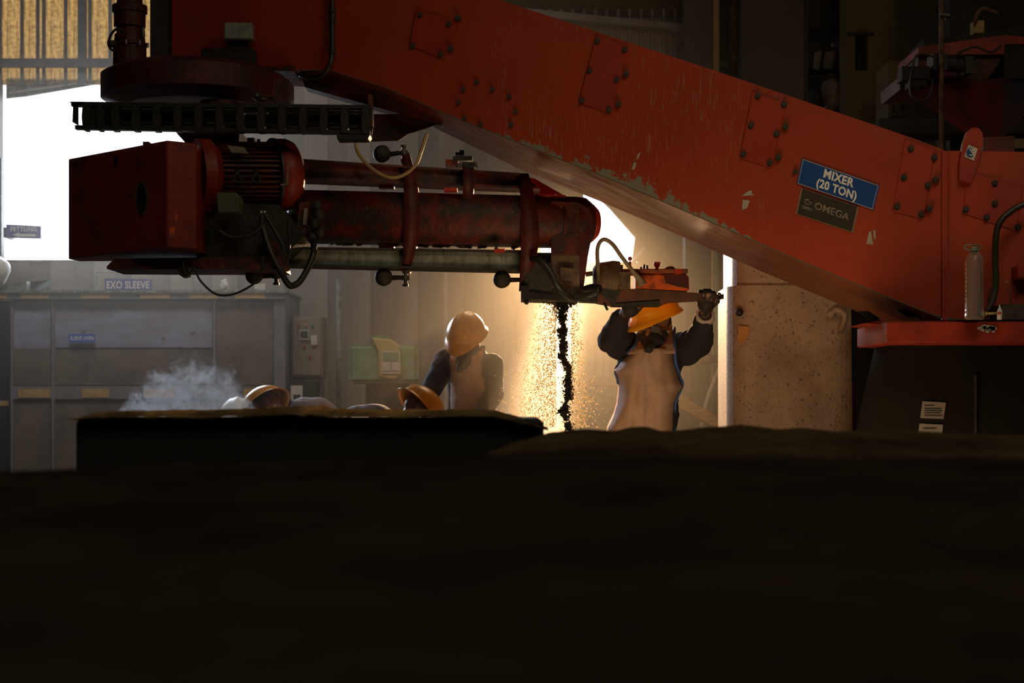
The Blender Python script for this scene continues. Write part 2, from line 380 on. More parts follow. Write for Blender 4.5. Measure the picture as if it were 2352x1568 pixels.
# around the small gap behind the mixing head: gap spans px 1340..1460, py 380..602
wpanel(wx(1240), wx(1340), 0, wz(602), sheet2); wpanel(wx(1240), wx(1340), wz(472), 7.3, sheet2); wpanel(wx(1340), wx(1465), 0, wz(602), sheet); wpanel(wx(1340), wx(1465), wz(380), 7.3, sheet2)
bm = pp(N(), [(1400, 478), (1459, 545), (1452, 600), (1470, 600), (1470, 378), (1338, 378), (1338, 418)], BY-.02, .05); O('gusset_plate', bm, sheet, wall)
for a, b_ in ((1465, 1575), (1575, 1634), (1634, 1700), (1700, 1800)):
    wpanel(wx(a), wx(b_), 0, wz(150), teal if a > 1500 else sheet, BY, .03)
O('seam_strip', box(N(), wx(1573), wx(1576), BY-.02, BY-.001, 0, wz(400)), whitesheet, wall)
bm = N(); tube(bm, [at(1452, 605, BY-.08), at(1482, 570, BY-.08)], .018, smooth=False); O('wall_brace', bm, whitesheet, wall)
bm = N(); tube(bm, [at(1500, 560, BY-.1), at(1600, 650, BY-.1)], .02, smooth=False); O('wall_brace', bm, sheet, wall)
# upper right of the wall
O('sheet_panel', box(N(), wx(1130), wx(1580), BY-.05, BY, wz(40), 7.3), olive, wall)
bm = pp(N(), [(1150, 8), (1200, 18), (1580, 56), (1580, 70), (1150, 30)], BY-.2, .18); O('roof_flashing', bm, whitesheet, wall)
for i in range(15):
    a = 1190+i*26; corr(wx(a), wx(a+26), wz(150), wz(24), whitesheet if True else sheet, BY-.03, .095, .03)
wpanel(wx(1565), 7.9, wz(150), 7.3, olive, BY+.05)
wpanel(wx(1800), 7.9, 0, wz(150), dkgap, BY+.08)

# columns and pipes of the hall on the right
def col_box(name, px0, px1, Y, m, d, label, z1=7.4, z0=0, cat='column'):
    a = at(px0, 0, Y).x; b = at(px1, 0, Y).x
    return O(name, bevel(box(N(), a, b, Y, Y+d, z0, z1), .008), m, label=label, cat=cat, base=True)
t = T('steel_column', (at(1606, 0, 13.4).x, 13.5, 0), 'grey steel column above the boom with its lit edge painted pale', 'column')
O('column_web', box(N(), at(1574, 0, 13.4).x, at(1636, 0, 13.4).x, 13.4, 13.6, 0, 7.4), greycol, t)
O('column_edge', box(N(), at(1637, 0, 13.4).x, at(1650, 0, 13.4).x, 13.36, 13.6, 0, 7.4), yellowp, t)  # light on the column's edge put into a paler colour
bm = N(); cyl(bm, (at(1692, 0, 13.5).x, 13.6, 0), (at(1692, 0, 13.5).x, 13.6, 7.4), .045); O('downpipe', bm, brownplate, label='brown vertical pipe between the two grey columns above the boom', cat='pipe', smooth=True, base=True)
col_box('steel_column', 1706, 1848, 13.2, greycol, .3, 'wide plain grey column above the middle of the boom')
t = T('steel_column', (at(1995, 0, 12.6).x, 12.7, 0), 'olive column with a tall black slot, right of the shelves', 'column')
bm = N(); pb(bm, 1946, -900, 2055, 75, 12.6, .3); pb(bm, 1946, 75, 1964, 162, 12.6, .3); pb(bm, 1993, 75, 2055, 162, 12.6, .3); pb(bm, 1946, 162, 2055, 1270, 12.6, .3); O('column_body', bm, olive, t)
O('slot_back', pb(N(), 1960, 70, 1996, 168, 12.92, .02), dkgap, t)
O('slot_lip', pb(N(), 1946, 74, 2008, 80, 12.57, .03), grime, t)
col_box('steel_column', 2058, 2150, 13.6, olive, .2, 'olive panelled column behind the red hopper')
# shelves with stored things between the columns
t = T('storage_rack', (at(1898, 0, 14).x, 13.9, 0), 'dark storage rack between the grey and olive columns', 'rack')
for py in (62, 172, 262): O('shelf', pb(N(), 1850, py, 1946, py+5, 13.55, .5), grime, t)
for px in (1850, 1940): O('upright', pb(N(), px, -50, px+6, 1200, 13.5, .04), olive, t)
def sack(px, py, rx, rz, Y, m, lab, cat='sack', nm='full_sack'):
    bm = N(); ball(bm, at(px, py, Y), (rx, .16, rz), 20)
    for v in bm.verts: v.co += Vector((0, 0, noise.noise(v.co*7)*.03)) + Vector((noise.noise(v.co*9+Vector((3, 1, 2)))*.02, 0, 0))
    return O(nm, bm, m, label=lab, cat=cat, smooth=True)
sack(1910, 214, .075, .155, 13.72, whitesheet, 'pale rounded sack on the rack between the columns')
sack(1870, 232, .06, .10, 13.74, grime, 'dark sack beside the pale sack on the rack')
O('roof_opening_strip', pb(N(), 1912, 96, 1946, 106, 14.2, .05), whitesheet, label='pale strip of flashing seen through the storage rack', cat='flashing')
for i, (a, b_) in enumerate(((1868, 1884), (1892, 1916))):
    O('hanging_cloth', pp(N(), [(a+4, 120), (b_+3, 115), (b_-3, 160), (a, 158)], 13.8, .02), whitesheet, label=['narrow pale rag on the top shelf of the storage rack', 'wide pale rag on the top shelf of the storage rack'][i], cat='rag')

# ================================================================== SLEEVE OVEN (rear left)
OY = 13.0
ov = T('sleeve_oven', (at(340, 0, OY).x, OY, 0), 'large grey-blue walk-in oven with sooty doors and striped yellow bands', 'oven')
def op(name, x0, y0, x1, y1, m, y=0, d=.04, par=None): return O(name, pb(N(), x0, y0, x1, y1, OY+y, d), m, par or ov)
op('oven_body', 28, 672, 655, 1340, oven_frame, .06, .9)
op('top_ledge', -40, 666, 660, 672, galv, -.06, .9)
op('top_rail', -40, 672, 655, 686, oven_frame, -.04, .1)
for a, b_ in ((-40, 48-32), (48, 112), (186, 252), (322, 390), (434, 500), (540, 608)): op('yellow_stripe', a, 672, b_, 685, yel_stripe, -.045, .004)
for i, (a, b_) in enumerate(((30, 116), (125, 488), (496, 628))):
    d = op('door', a, 692, b_, 884, oven_brown if i == 2 else oven_blue, .015, .04)
    if i < 2: op('sooty_panel', a+1, 800, b_-1, 884, oven_brown, .010, .004, d)
    op('door_lower', a, 918, b_, 1300, oven_brown, .015, .04)
for a, b_ in ((118, 125), (489, 495), (629, 655), (24, 30)): op('post', a, 688, b_, 1340, oven_frame, -.01, .06)
op('middle_rail', 28, 886, 655, 916, oven_frame, -.005, .06)
for a, b_ in ((42, 116), (188, 250), (330, 400), (560, 640)): op('yellow_stripe', a, 893, b_, 913, yel_stripe, -.010, .004)
op('panel_seam', 126, 798, 488, 801, dkgap, .008, .004)
op('dark_bay', -60, 690, 22, 1340, dkgap, .1, .05); op('yellow_stripe', -40, 920, 20, 932, yel_stripe, .09, .004)
sg = O('sign', pb(N(), 158, 767, 218, 786, OY-.03, .008), M('oven_sign_blue', (.06, .16, .62), (.05, .14, .55), .5), ov, label='small blue sign reading SLEEVE OVEN')
text('lettering', 'SLEEVE OVEN', at(188, 776.5, OY-.031), 54/F*OY, 9/F*OY, sg, sign_txt)
# things on the oven's top
sg = T('shop_sign', at(295, 668, 13.0), 'violet EXO SLEEVE sign board standing on the oven top', 'sign')
O('board', pp(N(), [(240, 639), (349, 641), (349, 668), (240, 668)], 13.0, .012), sign_viol, sg); text('lettering', 'EXO SLEEVE', at(294, 654, 12.999), 98/F*13, 17/F*13, sg, sign_txt)
bm = N(); tube(bm, [at(222, 624, 13.1), at(274, 625, 13.1), at(275, 666, 13.1)], .007, smooth=False); tube(bm, [at(222, 624, 13.1), at(222, 667, 13.1)], .007, smooth=False)
O('wire_frame', bm, galv, label='thin bent wire frame behind the EXO SLEEVE sign', cat='frame')
bm = N(); ball(bm, at(516, 655, 12.98), (.032, .03, .047), 16)
for v in bm.verts: v.co += Vector((noise.noise(v.co*30)*.014, noise.noise(v.co*28+Vector((2, 2, 2)))*.014, noise.noise(v.co*26)*.01))
O('crumpled_bag', bm, white, label='crumpled white plastic bag on the oven top', cat='bag')
O('paper_sheet', pp(N(), [(584, 653), (609, 650), (609, 667), (584, 663)], 13.02, .003), paper, label='white paper leaning behind the round weight above the oven', cat='paper')
bm = pp(N(), [(0, 655), (61, 645), (62, 666), (0, 667)], 12.97, .1); O('metal_tray', bm, galv, label='flat grey tray lying on the oven top at its left end', cat='tray')
bm = pp(N(), [(42, 650), (112, 643), (92, 654), (70, 664)], 13.1, .2); O('metal_scrap', bm, grime, label='dark folded metal scrap beside the grey tray on the oven', cat='scrap')
bm = N(); ball(bm, at(-8, 622, 12.95), (.095, .1, .115), 18)
for v in bm.verts: v.co += Vector((noise.noise(v.co*14)*.02, 0, noise.noise(v.co*12)*.02))
O('full_bag', bm, white, label='bulging white bag at the far left end of the oven top', cat='bag', smooth=True)
sg = T('shop_sign', at(53, 531, 13.9), 'violet FETTLING sign with a white arrow in the left opening', 'sign')
O('board', pp(N(), [(14, 515), (94, 519), (94, 548), (14, 546)], 13.9, .012), sign_viol, sg)
text('lettering', 'FETTLING', at(54.5, 526, 13.899), 60/F*13.9, 11/F*13.9, sg, sign_txt)
O('arrow', pp(N(), [(28, 539), (44, 533.5), (44, 537), (82, 537.5), (82, 543), (44, 542.5), (44, 545)], 13.895, .004), sign_txt, sg)
O('bracket', pp(N(), [(8, 522), (16, 522), (16, 545), (8, 545)], 13.93, .2), grime, sg)

# control cabinets and the green machine at the rear wall
cab = T('control_cabinet', (at(702, 0, 13.3).x, 13.4, 0), 'grey control cabinet with three lamps and a small window', 'cabinet')
O('cabinet_body', bevel(pb(N(), 668, 726, 742, 868, 13.3, .3), .006), sheet2, cab); dr = O('door', bevel(pb(N(), 672, 731, 737, 862, 13.28, .02), .004), sheet2, cab)
for (px, py, m) in ((686, 747, red_lamp), (702, 747, amber_lamp), (717, 747, green_lamp), (699, 795, red_lamp), (711, 818, red_lamp)):
    bm = N(); cyl(bm, at(px, py, 13.28), at(px, py, 13.28)-Vector((0, .02, 0)), .011, .009, 12); O('lamp_cap', bm, m, dr)
mt = O('meter_frame', pb(N(), 687, 757, 710, 781, 13.265, .015), whitesheet, dr); O('meter_face', pb(N(), 690, 760, 707, 776, 13.262, .003), grime, dr)
O('tag', pp(N(), [(713, 771), (728, 769), (729, 791), (715, 793)], 13.26, .003), paper, dr, label='white paper tag')
O('cabinet_foot', pb(N(), 670, 868, 738, 1330, 13.36, .2), sheet2, cab)
c2 = T('control_cabinet', (at(700, 0, 13.1).x, 13.15, 0), 'low dark cabinet with a white notice, under the lamp cabinet', 'cabinet')
O('cabinet_body', bevel(pb(N(), 672, 872, 728, 1320, 13.05, .22), .005), grime, c2)
O('notice', pb(N(), 668, 885, 695, 920, 13.03, .004), paper, c2, label='white notice sheet'); O('notice_print', pb(N(), 674, 906, 690, 917, 13.026, .003), grime, c2)
bm = N(); cyl(bm, at(778, 640, 13.8), (at(778, 0, 13.8).x, 13.8, 0), .02); O('conduit_post', bm, galv, label='thin vertical conduit post between the cabinets and green machine', cat='pipe', smooth=True)
gm = T('green_machine', (at(880, 0, 13.0).x, 13.0, 0), 'pale green machine with a yellow front panel and white placard', 'machine')
O('body', bevel(pb(N(), 800, 790, 961, 880, 13.0, .5), .03, 3), green, gm)
O('front_panel', bevel(pp(N(), [(853, 775), (900, 780), (918, 795), (922, 862), (905, 872), (870, 866), (868, 808)], 12.94, .2), .01), yellowp, gm)
pl = O('placard', pb(N(), 876, 806, 919, 858, 12.93, .006), paper, gm); O('placard_print', pb(N(), 879, 809, 916, 829, 12.926, .004), green, gm)
O('placard_print', pb(N(), 897, 831, 899, 850, 12.926, .004), green, gm); O('placard_line', pb(N(), 878, 850, 917, 852, 12.926, .004), green, gm)
O('handle_bar', pp(N(), [(850, 771), (888, 771), (898, 780), (858, 781)], 12.96, .1), green, gm)
O('pedestal', pb(N(), 840, 880, 935, 1330, 13.1, .3), grime, gm)
bm = N(); box(bm, at(1020, 0, 13.9).x, at(1028, 0, 13.9).x, 13.9, 13.95, 0, wz(560)); O('door_post', bm, whitesheet, label='pale upright strip on the rear wall above the left worker', cat='post')

# right rear: teal pipe, pale strip, horizontal rail, planks, hose
bm = N(); cyl(bm, (at(1646, 0, 12.6).x, 12.6, 0), (at(1646, 0, 12.6).x, 12.6, wz(380)), .03); O('standing_pipe', bm, teal, label='teal standing pipe just left of the pale pillar', cat='pipe', smooth=True)
bm = N(); cyl(bm, (at(1637, 0, 12.5).x, 12.5, 0), (at(1637, 0, 12.5).x, 12.5, wz(420)), .009); O('thin_pipe', bm, yellowp, label='thin pale pipe running beside the teal pipe', cat='pipe', smooth=True)
t = T('pipe_rail', at(1620, 825, 12.4), 'brown horizontal rail with clamps behind the lifting worker', 'rail')
bm = N(); cyl(bm, at(1580, 826, 12.4), at(1700, 826, 12.4), .03); O('rail', bm, brownplate, t, smooth=True)
O('clamp', pb(N(), 1630, 815, 1645, 833, 12.35, .1), grime, t)
for px in (1584, 1690): b = N(); cyl(b, at(px, 826, 12.4), (at(px, 0, 12.4).x, 12.4, 0), .02); O('rail_leg', b, brownplate, t)
bm = N(); tube(bm, [at(1676, 806, 12.0), at(1650, 855, 12.0), at(1630, 905, 12.0), at(1617, 955, 12.0), at(1613, 1000, 12.0), at(1612, 1304, 12.0)], .018); O('pale_hose', bm, whitesheet, label='pale curved hose hanging left of the pillar', cat='hose', smooth=True)
bm = N(); tube(bm, [at(1664, 868, 11.8), at(1652, 905, 11.8), at(1636, 960, 11.8), at(1628, 1010, 11.8), at(1600, 1311, 11.8)], lambda s: .030+.012*s); ball(bm, at(1664, 868, 11.8), .05); O('support_leg', bm, grime, label='dark slanting prop with a round head left of the pillar', cat='prop', smooth=True)
bm = N(); pp(bm, [(1520, 890), (1535, 890), (1680, 975), (1905, 1106), (2150, 1249), (2260, 1324), (1905, 1132), (1680, 1000), (1520, 915)], 11.4, .3); O('pine_plank', bm, wood, label='long yellow pine plank sloping down behind the lifting worker', cat='plank')
bm = N(); tube(bm, [at(1608, 800, 12.9), at(1722, 1279, 12.9)], .012, smooth=False); O('thin_rod', bm, brownplate, label='thin leaning brown rod behind the lifting worker', cat='rod')
bm = N(); tube(bm, [at(1655, 905, 12.2), at(1876, 1299, 12.2)], .02, smooth=False); O('thin_rod', bm, wood, label='short yellow rod leaning at the foot of the pillar', cat='rod')
for i, px in enumerate((1352, 1372, 1388)):
    O('sheet_strip', box(N(), at(px, 0, 13.6).x, at(px+11, 0, 13.6).x, 13.6, 13.63, 0, at(0, 738, 13.6).z), whitesheet, label=['pale upright strip behind the sand, nearest the falling stream', 'pale upright strip behind the sand, middle one of three', 'pale upright strip behind the sand, nearest the lifting worker'][i], cat='sheet', group='pale sheet strips behind the sand')
t = T('timber_stack', at(1390, 900, 12.6), 'stack of grey timber behind the falling sand', 'stack')
for i in range(16): O('board', pb(N(), 1345, 866+i*28, 1560, 886+i*28, 12.6, .4), galv if i % 2 else sheet2, t)

# ================================================================== PILLAR
PY = 9.0
x0 = at(1676, 0, PY).x; x1 = at(1980, 0, PY).x; r = (x1-x0)/2
pc = Vector(((x0+x1)/2, PY+.32, 0))
pi_ = T('mixer_pillar', pc, 'broad pale pink pillar of the mixer with a bright left edge', 'pillar')
def rpost(bm, hw, hd, z0, z1, rad, n=8):
    P = []
    for cx, cy, a0 in ((hw-rad, hd-rad, 0), (-hw+rad, hd-rad, 90), (-hw+rad, -hd+rad, 180), (hw-rad, -hd+rad, 270)):
        for i in range(n+1):
            a = math.radians(a0+90*i/n); P.append((pc.x+cx+rad*math.cos(a), pc.y+cy+rad*math.sin(a)))
    A = [bm.verts.new((x, y, z0)) for x, y in P]; B = [bm.verts.new((x, y, z1)) for x, y in P]; k = len(P)
    for i in range(k): bm.faces.new([A[i], A[(i+1) % k], B[(i+1) % k], B[i]])
    bm.faces.new(A[::-1]); bm.faces.new(B); return bm
zc = at(0, 655, PY).z
O('lower_sleeve', rpost(N(), r, .32, 0, zc, .14), pillar_m, pi_, smooth=False)
O('upper_post', rpost(N(), r-.028, .29, zc, zc+.32, .12), pillar_m, pi_)
bm = N(); ball(bm, at(1698, 717, PY-.01), (.022, .02, .022)); O('knob', bm, grime, pi_, smooth=True)
bm = N(); tube(bm, [at(1905, 722, PY-.02), at(1922, 712, PY-.05), at(1940, 724, PY-.05), at(1936, 745, PY-.03), at(1930, 756, PY)], .016); ball(bm, at(1908, 722, PY-.02), .024)
O('lifting_lug', bm, pillar_m, pi_, smooth=True)
bm = pp(N(), [(1698, 748), (1722, 750), (1718, 776), (1706, 790), (1694, 782)], PY-.004, .006); O('yellow_sticker', bm, M('orange_sticker', (.62, .30, .06), (.5, .22, .05), .6), pi_, label='torn yellow sticker')

# ================================================================== MAIN BOOM
def bY(px): return 7.62/(1+.297*(px-CX)/F)
def bp_(px, py, dy=0): return at(px, py, bY(px)+dy)
top = [(395, -130), (790, -122), (1200, 17), (1648, 164), (2105, 320), (2172, 346), (2900, 356)]
bot = [(2900, 730), (2172, 735), (2050, 688), (1840, 601), (1530, 467), (1400, 412), (1200, 333), (1010, 256), (880, 200), (760, 163), (395, 160)]
boom = T('mixer_boom', bp_(1500, 300), 'long orange-red sloping boom of the sand mixer across the upper picture', 'machine arm')
def off(px): 
    s = min(1, max(0, (px-700)/500)); return .30+.50*s
pix = top+bot; pts = [bp_(x, y) for x, y in pix]; bm = prism(N(), pts, [Vector((.0, off(x), 0)) for x, y in pix])
uvl = bm.loops.layers.uv.new('UVMap')
def edge_y(L, x):
    L = sorted(L)
    for a, b in zip(L, L[1:]):
        if a[0] <= x <= b[0]: return a[1]+(b[1]-a[1])*(x-a[0])/(b[0]-a[0])
    return L[0][1] if x < L[0][0] else L[-1][1]
def to_px(co): return co.x/co.y*F+CX, HZ-(co.z-CZ)/co.y*F
# cut the front face into columns so the UV map follows the edges of the boom
for k in range(1, 40):
    x = 395+k*50; p = bp_(x, 0)
    bmesh.ops.bisect_plane(bm, geom=bm.verts[:]+bm.edges[:]+bm.faces[:], plane_co=p, plane_no=Vector((1, 0, 0)))
for f in bm.faces:
    f.normal_update()
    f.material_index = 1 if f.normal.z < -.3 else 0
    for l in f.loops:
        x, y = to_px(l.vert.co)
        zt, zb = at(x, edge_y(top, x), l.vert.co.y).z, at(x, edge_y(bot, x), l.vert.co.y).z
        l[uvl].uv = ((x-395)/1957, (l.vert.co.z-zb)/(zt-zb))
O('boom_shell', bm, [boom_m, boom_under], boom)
# access covers with their bolts
def cover(c4, bolts, extra):
    pts = [bp_(x, y, -.008) for x, y in c4]; bm = prism(N(), pts, Vector((0, .008, 0)))
    bevel(bm, .003); cv = O('access_cover', bm, cover_m, boom)
    for x, y in bolts:
        b = N(); hexbolt(b, bp_(x, y, -.006), (0, -1, 0), .011, .012); cyl(b, bp_(x, y, -.0075), bp_(x, y, -.010), .014, .014, 14); O('bolt', b, grime, cv)
    for x, y in extra:
        b = N(); hexbolt(b, bp_(x, y, 0), (0, -1, 0), .014, .02); O('latch_bolt', b, grime, boom)
cover([(955, 22), (1062, 50), (1022, 138), (940, 105)], [(966, 35), (948, 105), (1013, 126), (1032, 56)], [(1053, 43), (1036, 113)])
cover([(1370, 78), (1444, 108), (1406, 262), (1328, 236)], [(1373, 95), (1435, 115), (1355, 163), (1417, 184), (1337, 232), (1399, 253)], [(1437, 171), (1420, 241)])
cover([(1728, 210), (1806, 236), (1774, 385), (1698, 362)], [(1741, 221), (1801, 240), (1725, 289), (1784, 308), (1708, 355), (1768, 375)], [(1803, 292), (1787, 363)])
cover([(2078, 318), (2148, 342), (2122, 502), (2050, 484)], [(2092, 342), (2146, 362), (2076, 408), (2131, 427), (2060, 475), (2116, 493)], [(2148, 414), (2133, 480)])
cover([(2222, 392), (2350, 432), (2335, 530), (2212, 488)], [(2285, 421), (2285, 468), (2218, 482), (2266, 500), (2338, 522)], [])
for x, y in ((1095, 190), (1132, 206), (1170, 223), (1064, 206), (1053, 237), (1185, 257), (1174, 287), (1067, 272), (1104, 287), (1826, 395)):
    b = N(); hexbolt(b, bp_(x, y), (0, -1, 0), .011, .014); O('bolt', b, grime, boom)
# paint drips
for pts in ([(1716, 440), (1726, 436), (1727, 444), (1735, 448), (1703, 450)], [(1706, 458), (1722, 460), (1716, 478), (1704, 482)], [(1996, 532), (2001, 531), (2003, 548), (2006, 562), (1990, 560)], [(2006, 527), (2010, 528), (2012, 549), (2007, 548)],
            [(1466, 352), (1471, 350), (1467, 362), (1460, 368)], [(1456, 372), (1462, 374), (1458, 388), (1450, 390)], [(402, 128), (412, 130), (409, 142), (402, 138)]):
    O('paint_splash', prism(N(), [bp_(x, y, -.002) for x, y in pts], Vector((0, .003, 0))), M('splash_paint', (.42, .40, .34), (.3, .28, .22), .5) if 'splash_paint' not in bpy.data.materials else bpy.data.materials['splash_paint'], boom)
# vertical weld post and right block
O('weld_post', prism(N(), [bp_(x, y, -.015) for x, y in ((2164, 346), (2176, 348), (2176, 736), (2164, 734))], Vector((0, .02, 0))), cover_m, boom)
lug = O('lifting_lug', prism(N(), [bp_(x, y, -.03) for x, y in [(2204, 375), (2212, 330), (2222, 302), (2234, 293), (2248, 294), (2257, 306), (2258, 330), (2240, 395), (2230, 420), (2204, 412)]], Vector((0, .03, 0))), cover_m, boom)
s1 = O('sticker', prism(N(), [bp_(x, y, -.034) for x, y in [(2225, 332), (2246, 341), (2237, 369), (2215, 360)]], Vector((0, .002, 0))), paper, boom, label='square white sticker with a blue disc and white hook')
bm = N(); c = bp_(2231, 350, -.036); cyl(bm, c, c+Vector((0, .002, 0)), .0195, .0195, 28); O('blue_disc', bm, sign_blue, s1)
bm = N(); tube(bm, [c+Vector((x, -.002, z)) for x, z in ((.002, .014), (.006, .010), (.002, .006), (.0, .001), (.006, -.003), (.004, -.010), (-.003, -.012), (-.007, -.008))], .0022, 6); tube(bm, [c+Vector((.006*math.cos(a), -.002, .011+.005*math.sin(a))) for a in [i*PI/5 for i in range(11)]], .0016, 6, 2)
O('hook_mark', bm, sign_txt, s1)
O('side_block', pp(N(), [(2258, 315), (2330, 312), (2330, 348), (2258, 350)], 7.1, .3), red_dark, boom)
# blue sign, nameplate
a0, a1, a2, a3 = bp_(1842, 364, -.006), bp_(2020, 426, -.006), bp_(2006, 482, -.006), bp_(1830, 421, -.006)
sg = O('sign', prism(N(), [a0, a1, a2, a3], Vector((0, .004, 0))), sign_blue, boom, label='blue sign reading MIXER (20 TON)')
ux = (a1-a0).normalized(); uz = (a0-a3).normalized()
c = (a0+a1+a2+a3)/4; 
text('lettering', 'MIXER', bp_(1927, 409, -.0075), 73/F*7.2, 20/F*7.2, sg, sign_txt, ux, uz, bold=.03)
text('lettering', '(20 TON)', bp_(1921, 437, -.0075), 97/F*7.2, 26/F*7.2, sg, sign_txt, ux, uz, bold=.03)
bm = N()
q = [a0.lerp(c, .035), a1.lerp(c, .035), a2.lerp(c, .035), a3.lerp(c, .035)]
for i in range(4): tube(bm, [q[i]-Vector((0, .001, 0)), q[(i+1) % 4]-Vector((0, .001, 0))], .0008, 4, smooth=False)
O('border_line', bm, sign_txt, sg)
b0, b1, b2, b3 = [bp_(x, y, -.004) for x, y in ((1840, 432), (1972, 475), (1959, 534), (1828, 491))]
np_ = O('nameplate', prism(N(), [b0, b1, b2, b3], Vector((0, .004, 0))), plate_rim, boom, label='dark riveted nameplate below the blue sign'); cc = (b0+b1+b2+b3)/4
O('plate_face', prism(N(), [p.lerp(cc, .05)-Vector((0, .003, 0)) for p in (b0, b1, b2, b3)], Vector((0, .003, 0))), plate_dk, np_)
text('lettering', 'OMEGA', bp_(1911, 485, -.009), 84/F*7.2, 17/F*7.2, np_, plate_rim, ux, uz)
text('lettering', 'sinto', bp_(1854, 477, -.009), 22/F*7.2, 9/F*7.2, np_, plate_rim, ux, uz)
bm = N(); tube(bm, [bp_(1856+7*math.cos(a)*(1 if a < 5 else .4), 463+6*math.sin(a), -.009) for a in [i*.8 for i in range(8)]], .0022, 6); tube(bm, [bp_(1848, 457, -.009), bp_(1858, 462, -.009), bp_(1864, 468, -.009)], .002, 6); O('emblem', bm, plate_rim, np_)
# left box end of the boom, light box, junction box, conduit
O('end_panel', pb(N(), 345, -130, 396, 162, bY(395)+.03, .25), M('dark_brown_panel', (.05, .035, .022), (.03, .02, .014), .7), boom)
O('lower_flange', prism(N(), [bp_(x, y, -.05) for x, y in [(380, 154), (675, 152), (675, 163), (380, 163)]], Vector((0, .3, 0))), red_dirty, boom)
wl = O('work_light', bevel(pb(N(), 514, 51, 580, 90, bY(540)-.12, .07), .006), M('light_glass', (.34, .36, .32), (.16, .17, .15), .4, sc=20), boom, label='pale square work light')
bm = N(); pb(bm, 531, 88, 562, 138, bY(540)-.07, .05); O('light_bracket', bm, grime, boom)
O('junction_box', bevel(pb(N(), 461, 110, 586, 150, bY(520)-.10, .10), .008), dkgap, boom)
bm = N(); tube(bm, [bp_(764, -130, -.03), bp_(763, 60, -.03), bp_(763, 120, -.03), bp_(757, 150, -.04), bp_(740, 172, -.03), bp_(712, 178, .02), bp_(690, 172, .05)], .012); O('conduit', bm, rubber, boom, smooth=True)
for y in (24, 45, 118): b = N(); cyl(b, bp_(763, y, -.03)+Vector((0, 0, .01)), bp_(763, y, -.03)-Vector((0, 0, .012)), .017); O('conduit_clip', b, grime, boom)
# underside bracket and end strip of the cable chain
O('bracket_plate', pp(N(), [(850, 262), (985, 262), (1010, 285), (940, 306), (915, 322), (850, 324), (800, 322), (800, 240)], 8.0, .02), red_dirty, boom)
O('bracket_plate', pp(N(), [(690, 168), (758, 164), (880, 205), (1010, 262), (1010, 286), (860, 245), (700, 200)], 7.98, .12), red_dirty, boom)

# platform under the right end of the boom and the things on it
PT = T('platform', at(2200, 760, 6.9), 'red steel beam platform under the right end of the boom', 'platform')
bm = N(); pb(bm, 2038, 738, 2900, 787, 6.85, .6); O('platform_beam', bevel(bm, .005), red, PT)
bm = pp(N(), [(1985, 742, 7.0), (2012, 738, 7.0), (2200, 736.5, 6.9), (2900, 736.5, 6.9), (2900, 745, 6.9), (2040, 745, 6.95)], 6.9, .35); O('top_plate', bm, red, PT)
for q in ([(1973, 714), (1995, 714), (2022, 732), (2000, 735)], [(2058, 711), (2085, 711), (2120, 728), (2082, 727)]):
    O('slot', prism(N(), [at(x, y, 7.28+.0*(x)) for x, y in q], Vector((0, .02, 0))), dkgap, PT)
bm = N()
for i in range(16):
    cx_, cy_ = random.uniform(2250, 2285), random.uniform(748, 762); a = random.uniform(0, PI)
    pts = [at(cx_+random.uniform(3, 8)*math.cos(a+k*2*PI/6), cy_+random.uniform(2, 6)*math.sin(a+k*2*PI/6), 6.846) for k in range(6)]
    prism(bm, pts, Vector((0, .003, 0)))
O('white_scrawl', bm, bpy.data.materials['splash_paint'], PT)
bt = T('water_bottle', at(2238, 734, 6.8), 'large clear plastic water bottle with a green carry loop', 'bottle')
c = at(2238, 734, 6.8); prof = [(0, .030), (.004, .038), (.012, .0395)]
z = .02
while z < .215: prof += [(z, .0385), (z+.007, .0365), (z+.012, .0385)]; z += .017
prof += [(.225, .038), (.24, .036), (.255, .029), (.265, .020), (.268, .0135), (.28, .0135)]
lathe_bm = lathe(N(), c, (0, 0, 1), prof); O('bottle_body', lathe_bm, glassy, bt, smooth=True)
bm = N(); cyl(bm, c+Vector((0, 0, .272)), c+Vector((0, 0, .290)), .016, .015, 20); O('cap', bm, teal, bt)
bm = N(); tube(bm, [c+Vector((x, 0, z)) for x, z in ((-.014, .275), (-.040, .287), (-.030, .297), (.0, .298), (.022, .294), (.024, .280), (.014, .274))], .0028, 8); O('carry_loop', bm, teal, bt, smooth=True)
sb = T('glue_bottle', at(2296, 734, 6.8), 'tiny white squeeze bottle with a pointed nozzle', 'bottle'); c = at(2296, 734, 6.8)
O('bottle_body', lathe(N(), c, (0, 0, 1), [(0, .009), (.002, .0105), (.036, .0105), (.040, .007), (.046, .006)]), white, sb, smooth=True); bm = N(); cyl(bm, c+Vector((0, 0, .046)), c+Vector((0, 0, .060)), .005, .0015, 12); O('nozzle', bm, white, sb)
O('red_mark', pb(N(), 2292, 716, 2300, 721, 6.788, .003), red_fresh, sb)
bm = N(); cyl(bm, at(2262, 720, 6.82), at(2289, 719, 6.82), .0045); cyl(bm, at(2262, 720, 6.82), at(2268, 720, 6.82), .006); O('brass_bolt', bm, yellowp, label='small brass bolt lying beside the tiny white bottle', cat='bolt', smooth=True)
bx = T('tool_box', at(2340, 735, 6.85), 'dark box with two thin wires at the right end of the platform', 'box')
O('box_body', bevel(pb(N(), 2304, 698, 2420, 734, 6.85, .2), .005), grime, bx)
bm = N(); tube(bm, [at(2324, 698, 6.9), at(2316, 672, 6.9), at(2308, 650, 6.9)], .002, 6); tube(bm, [at(2308, 650, 6.9), at(2316, 646, 6.9)], .002, 6); O('wire', bm, steel, bx)
O('red_box', bevel(pb(N(), 2338, 608, 2420, 640, 6.92, .1), .006), red, boom)
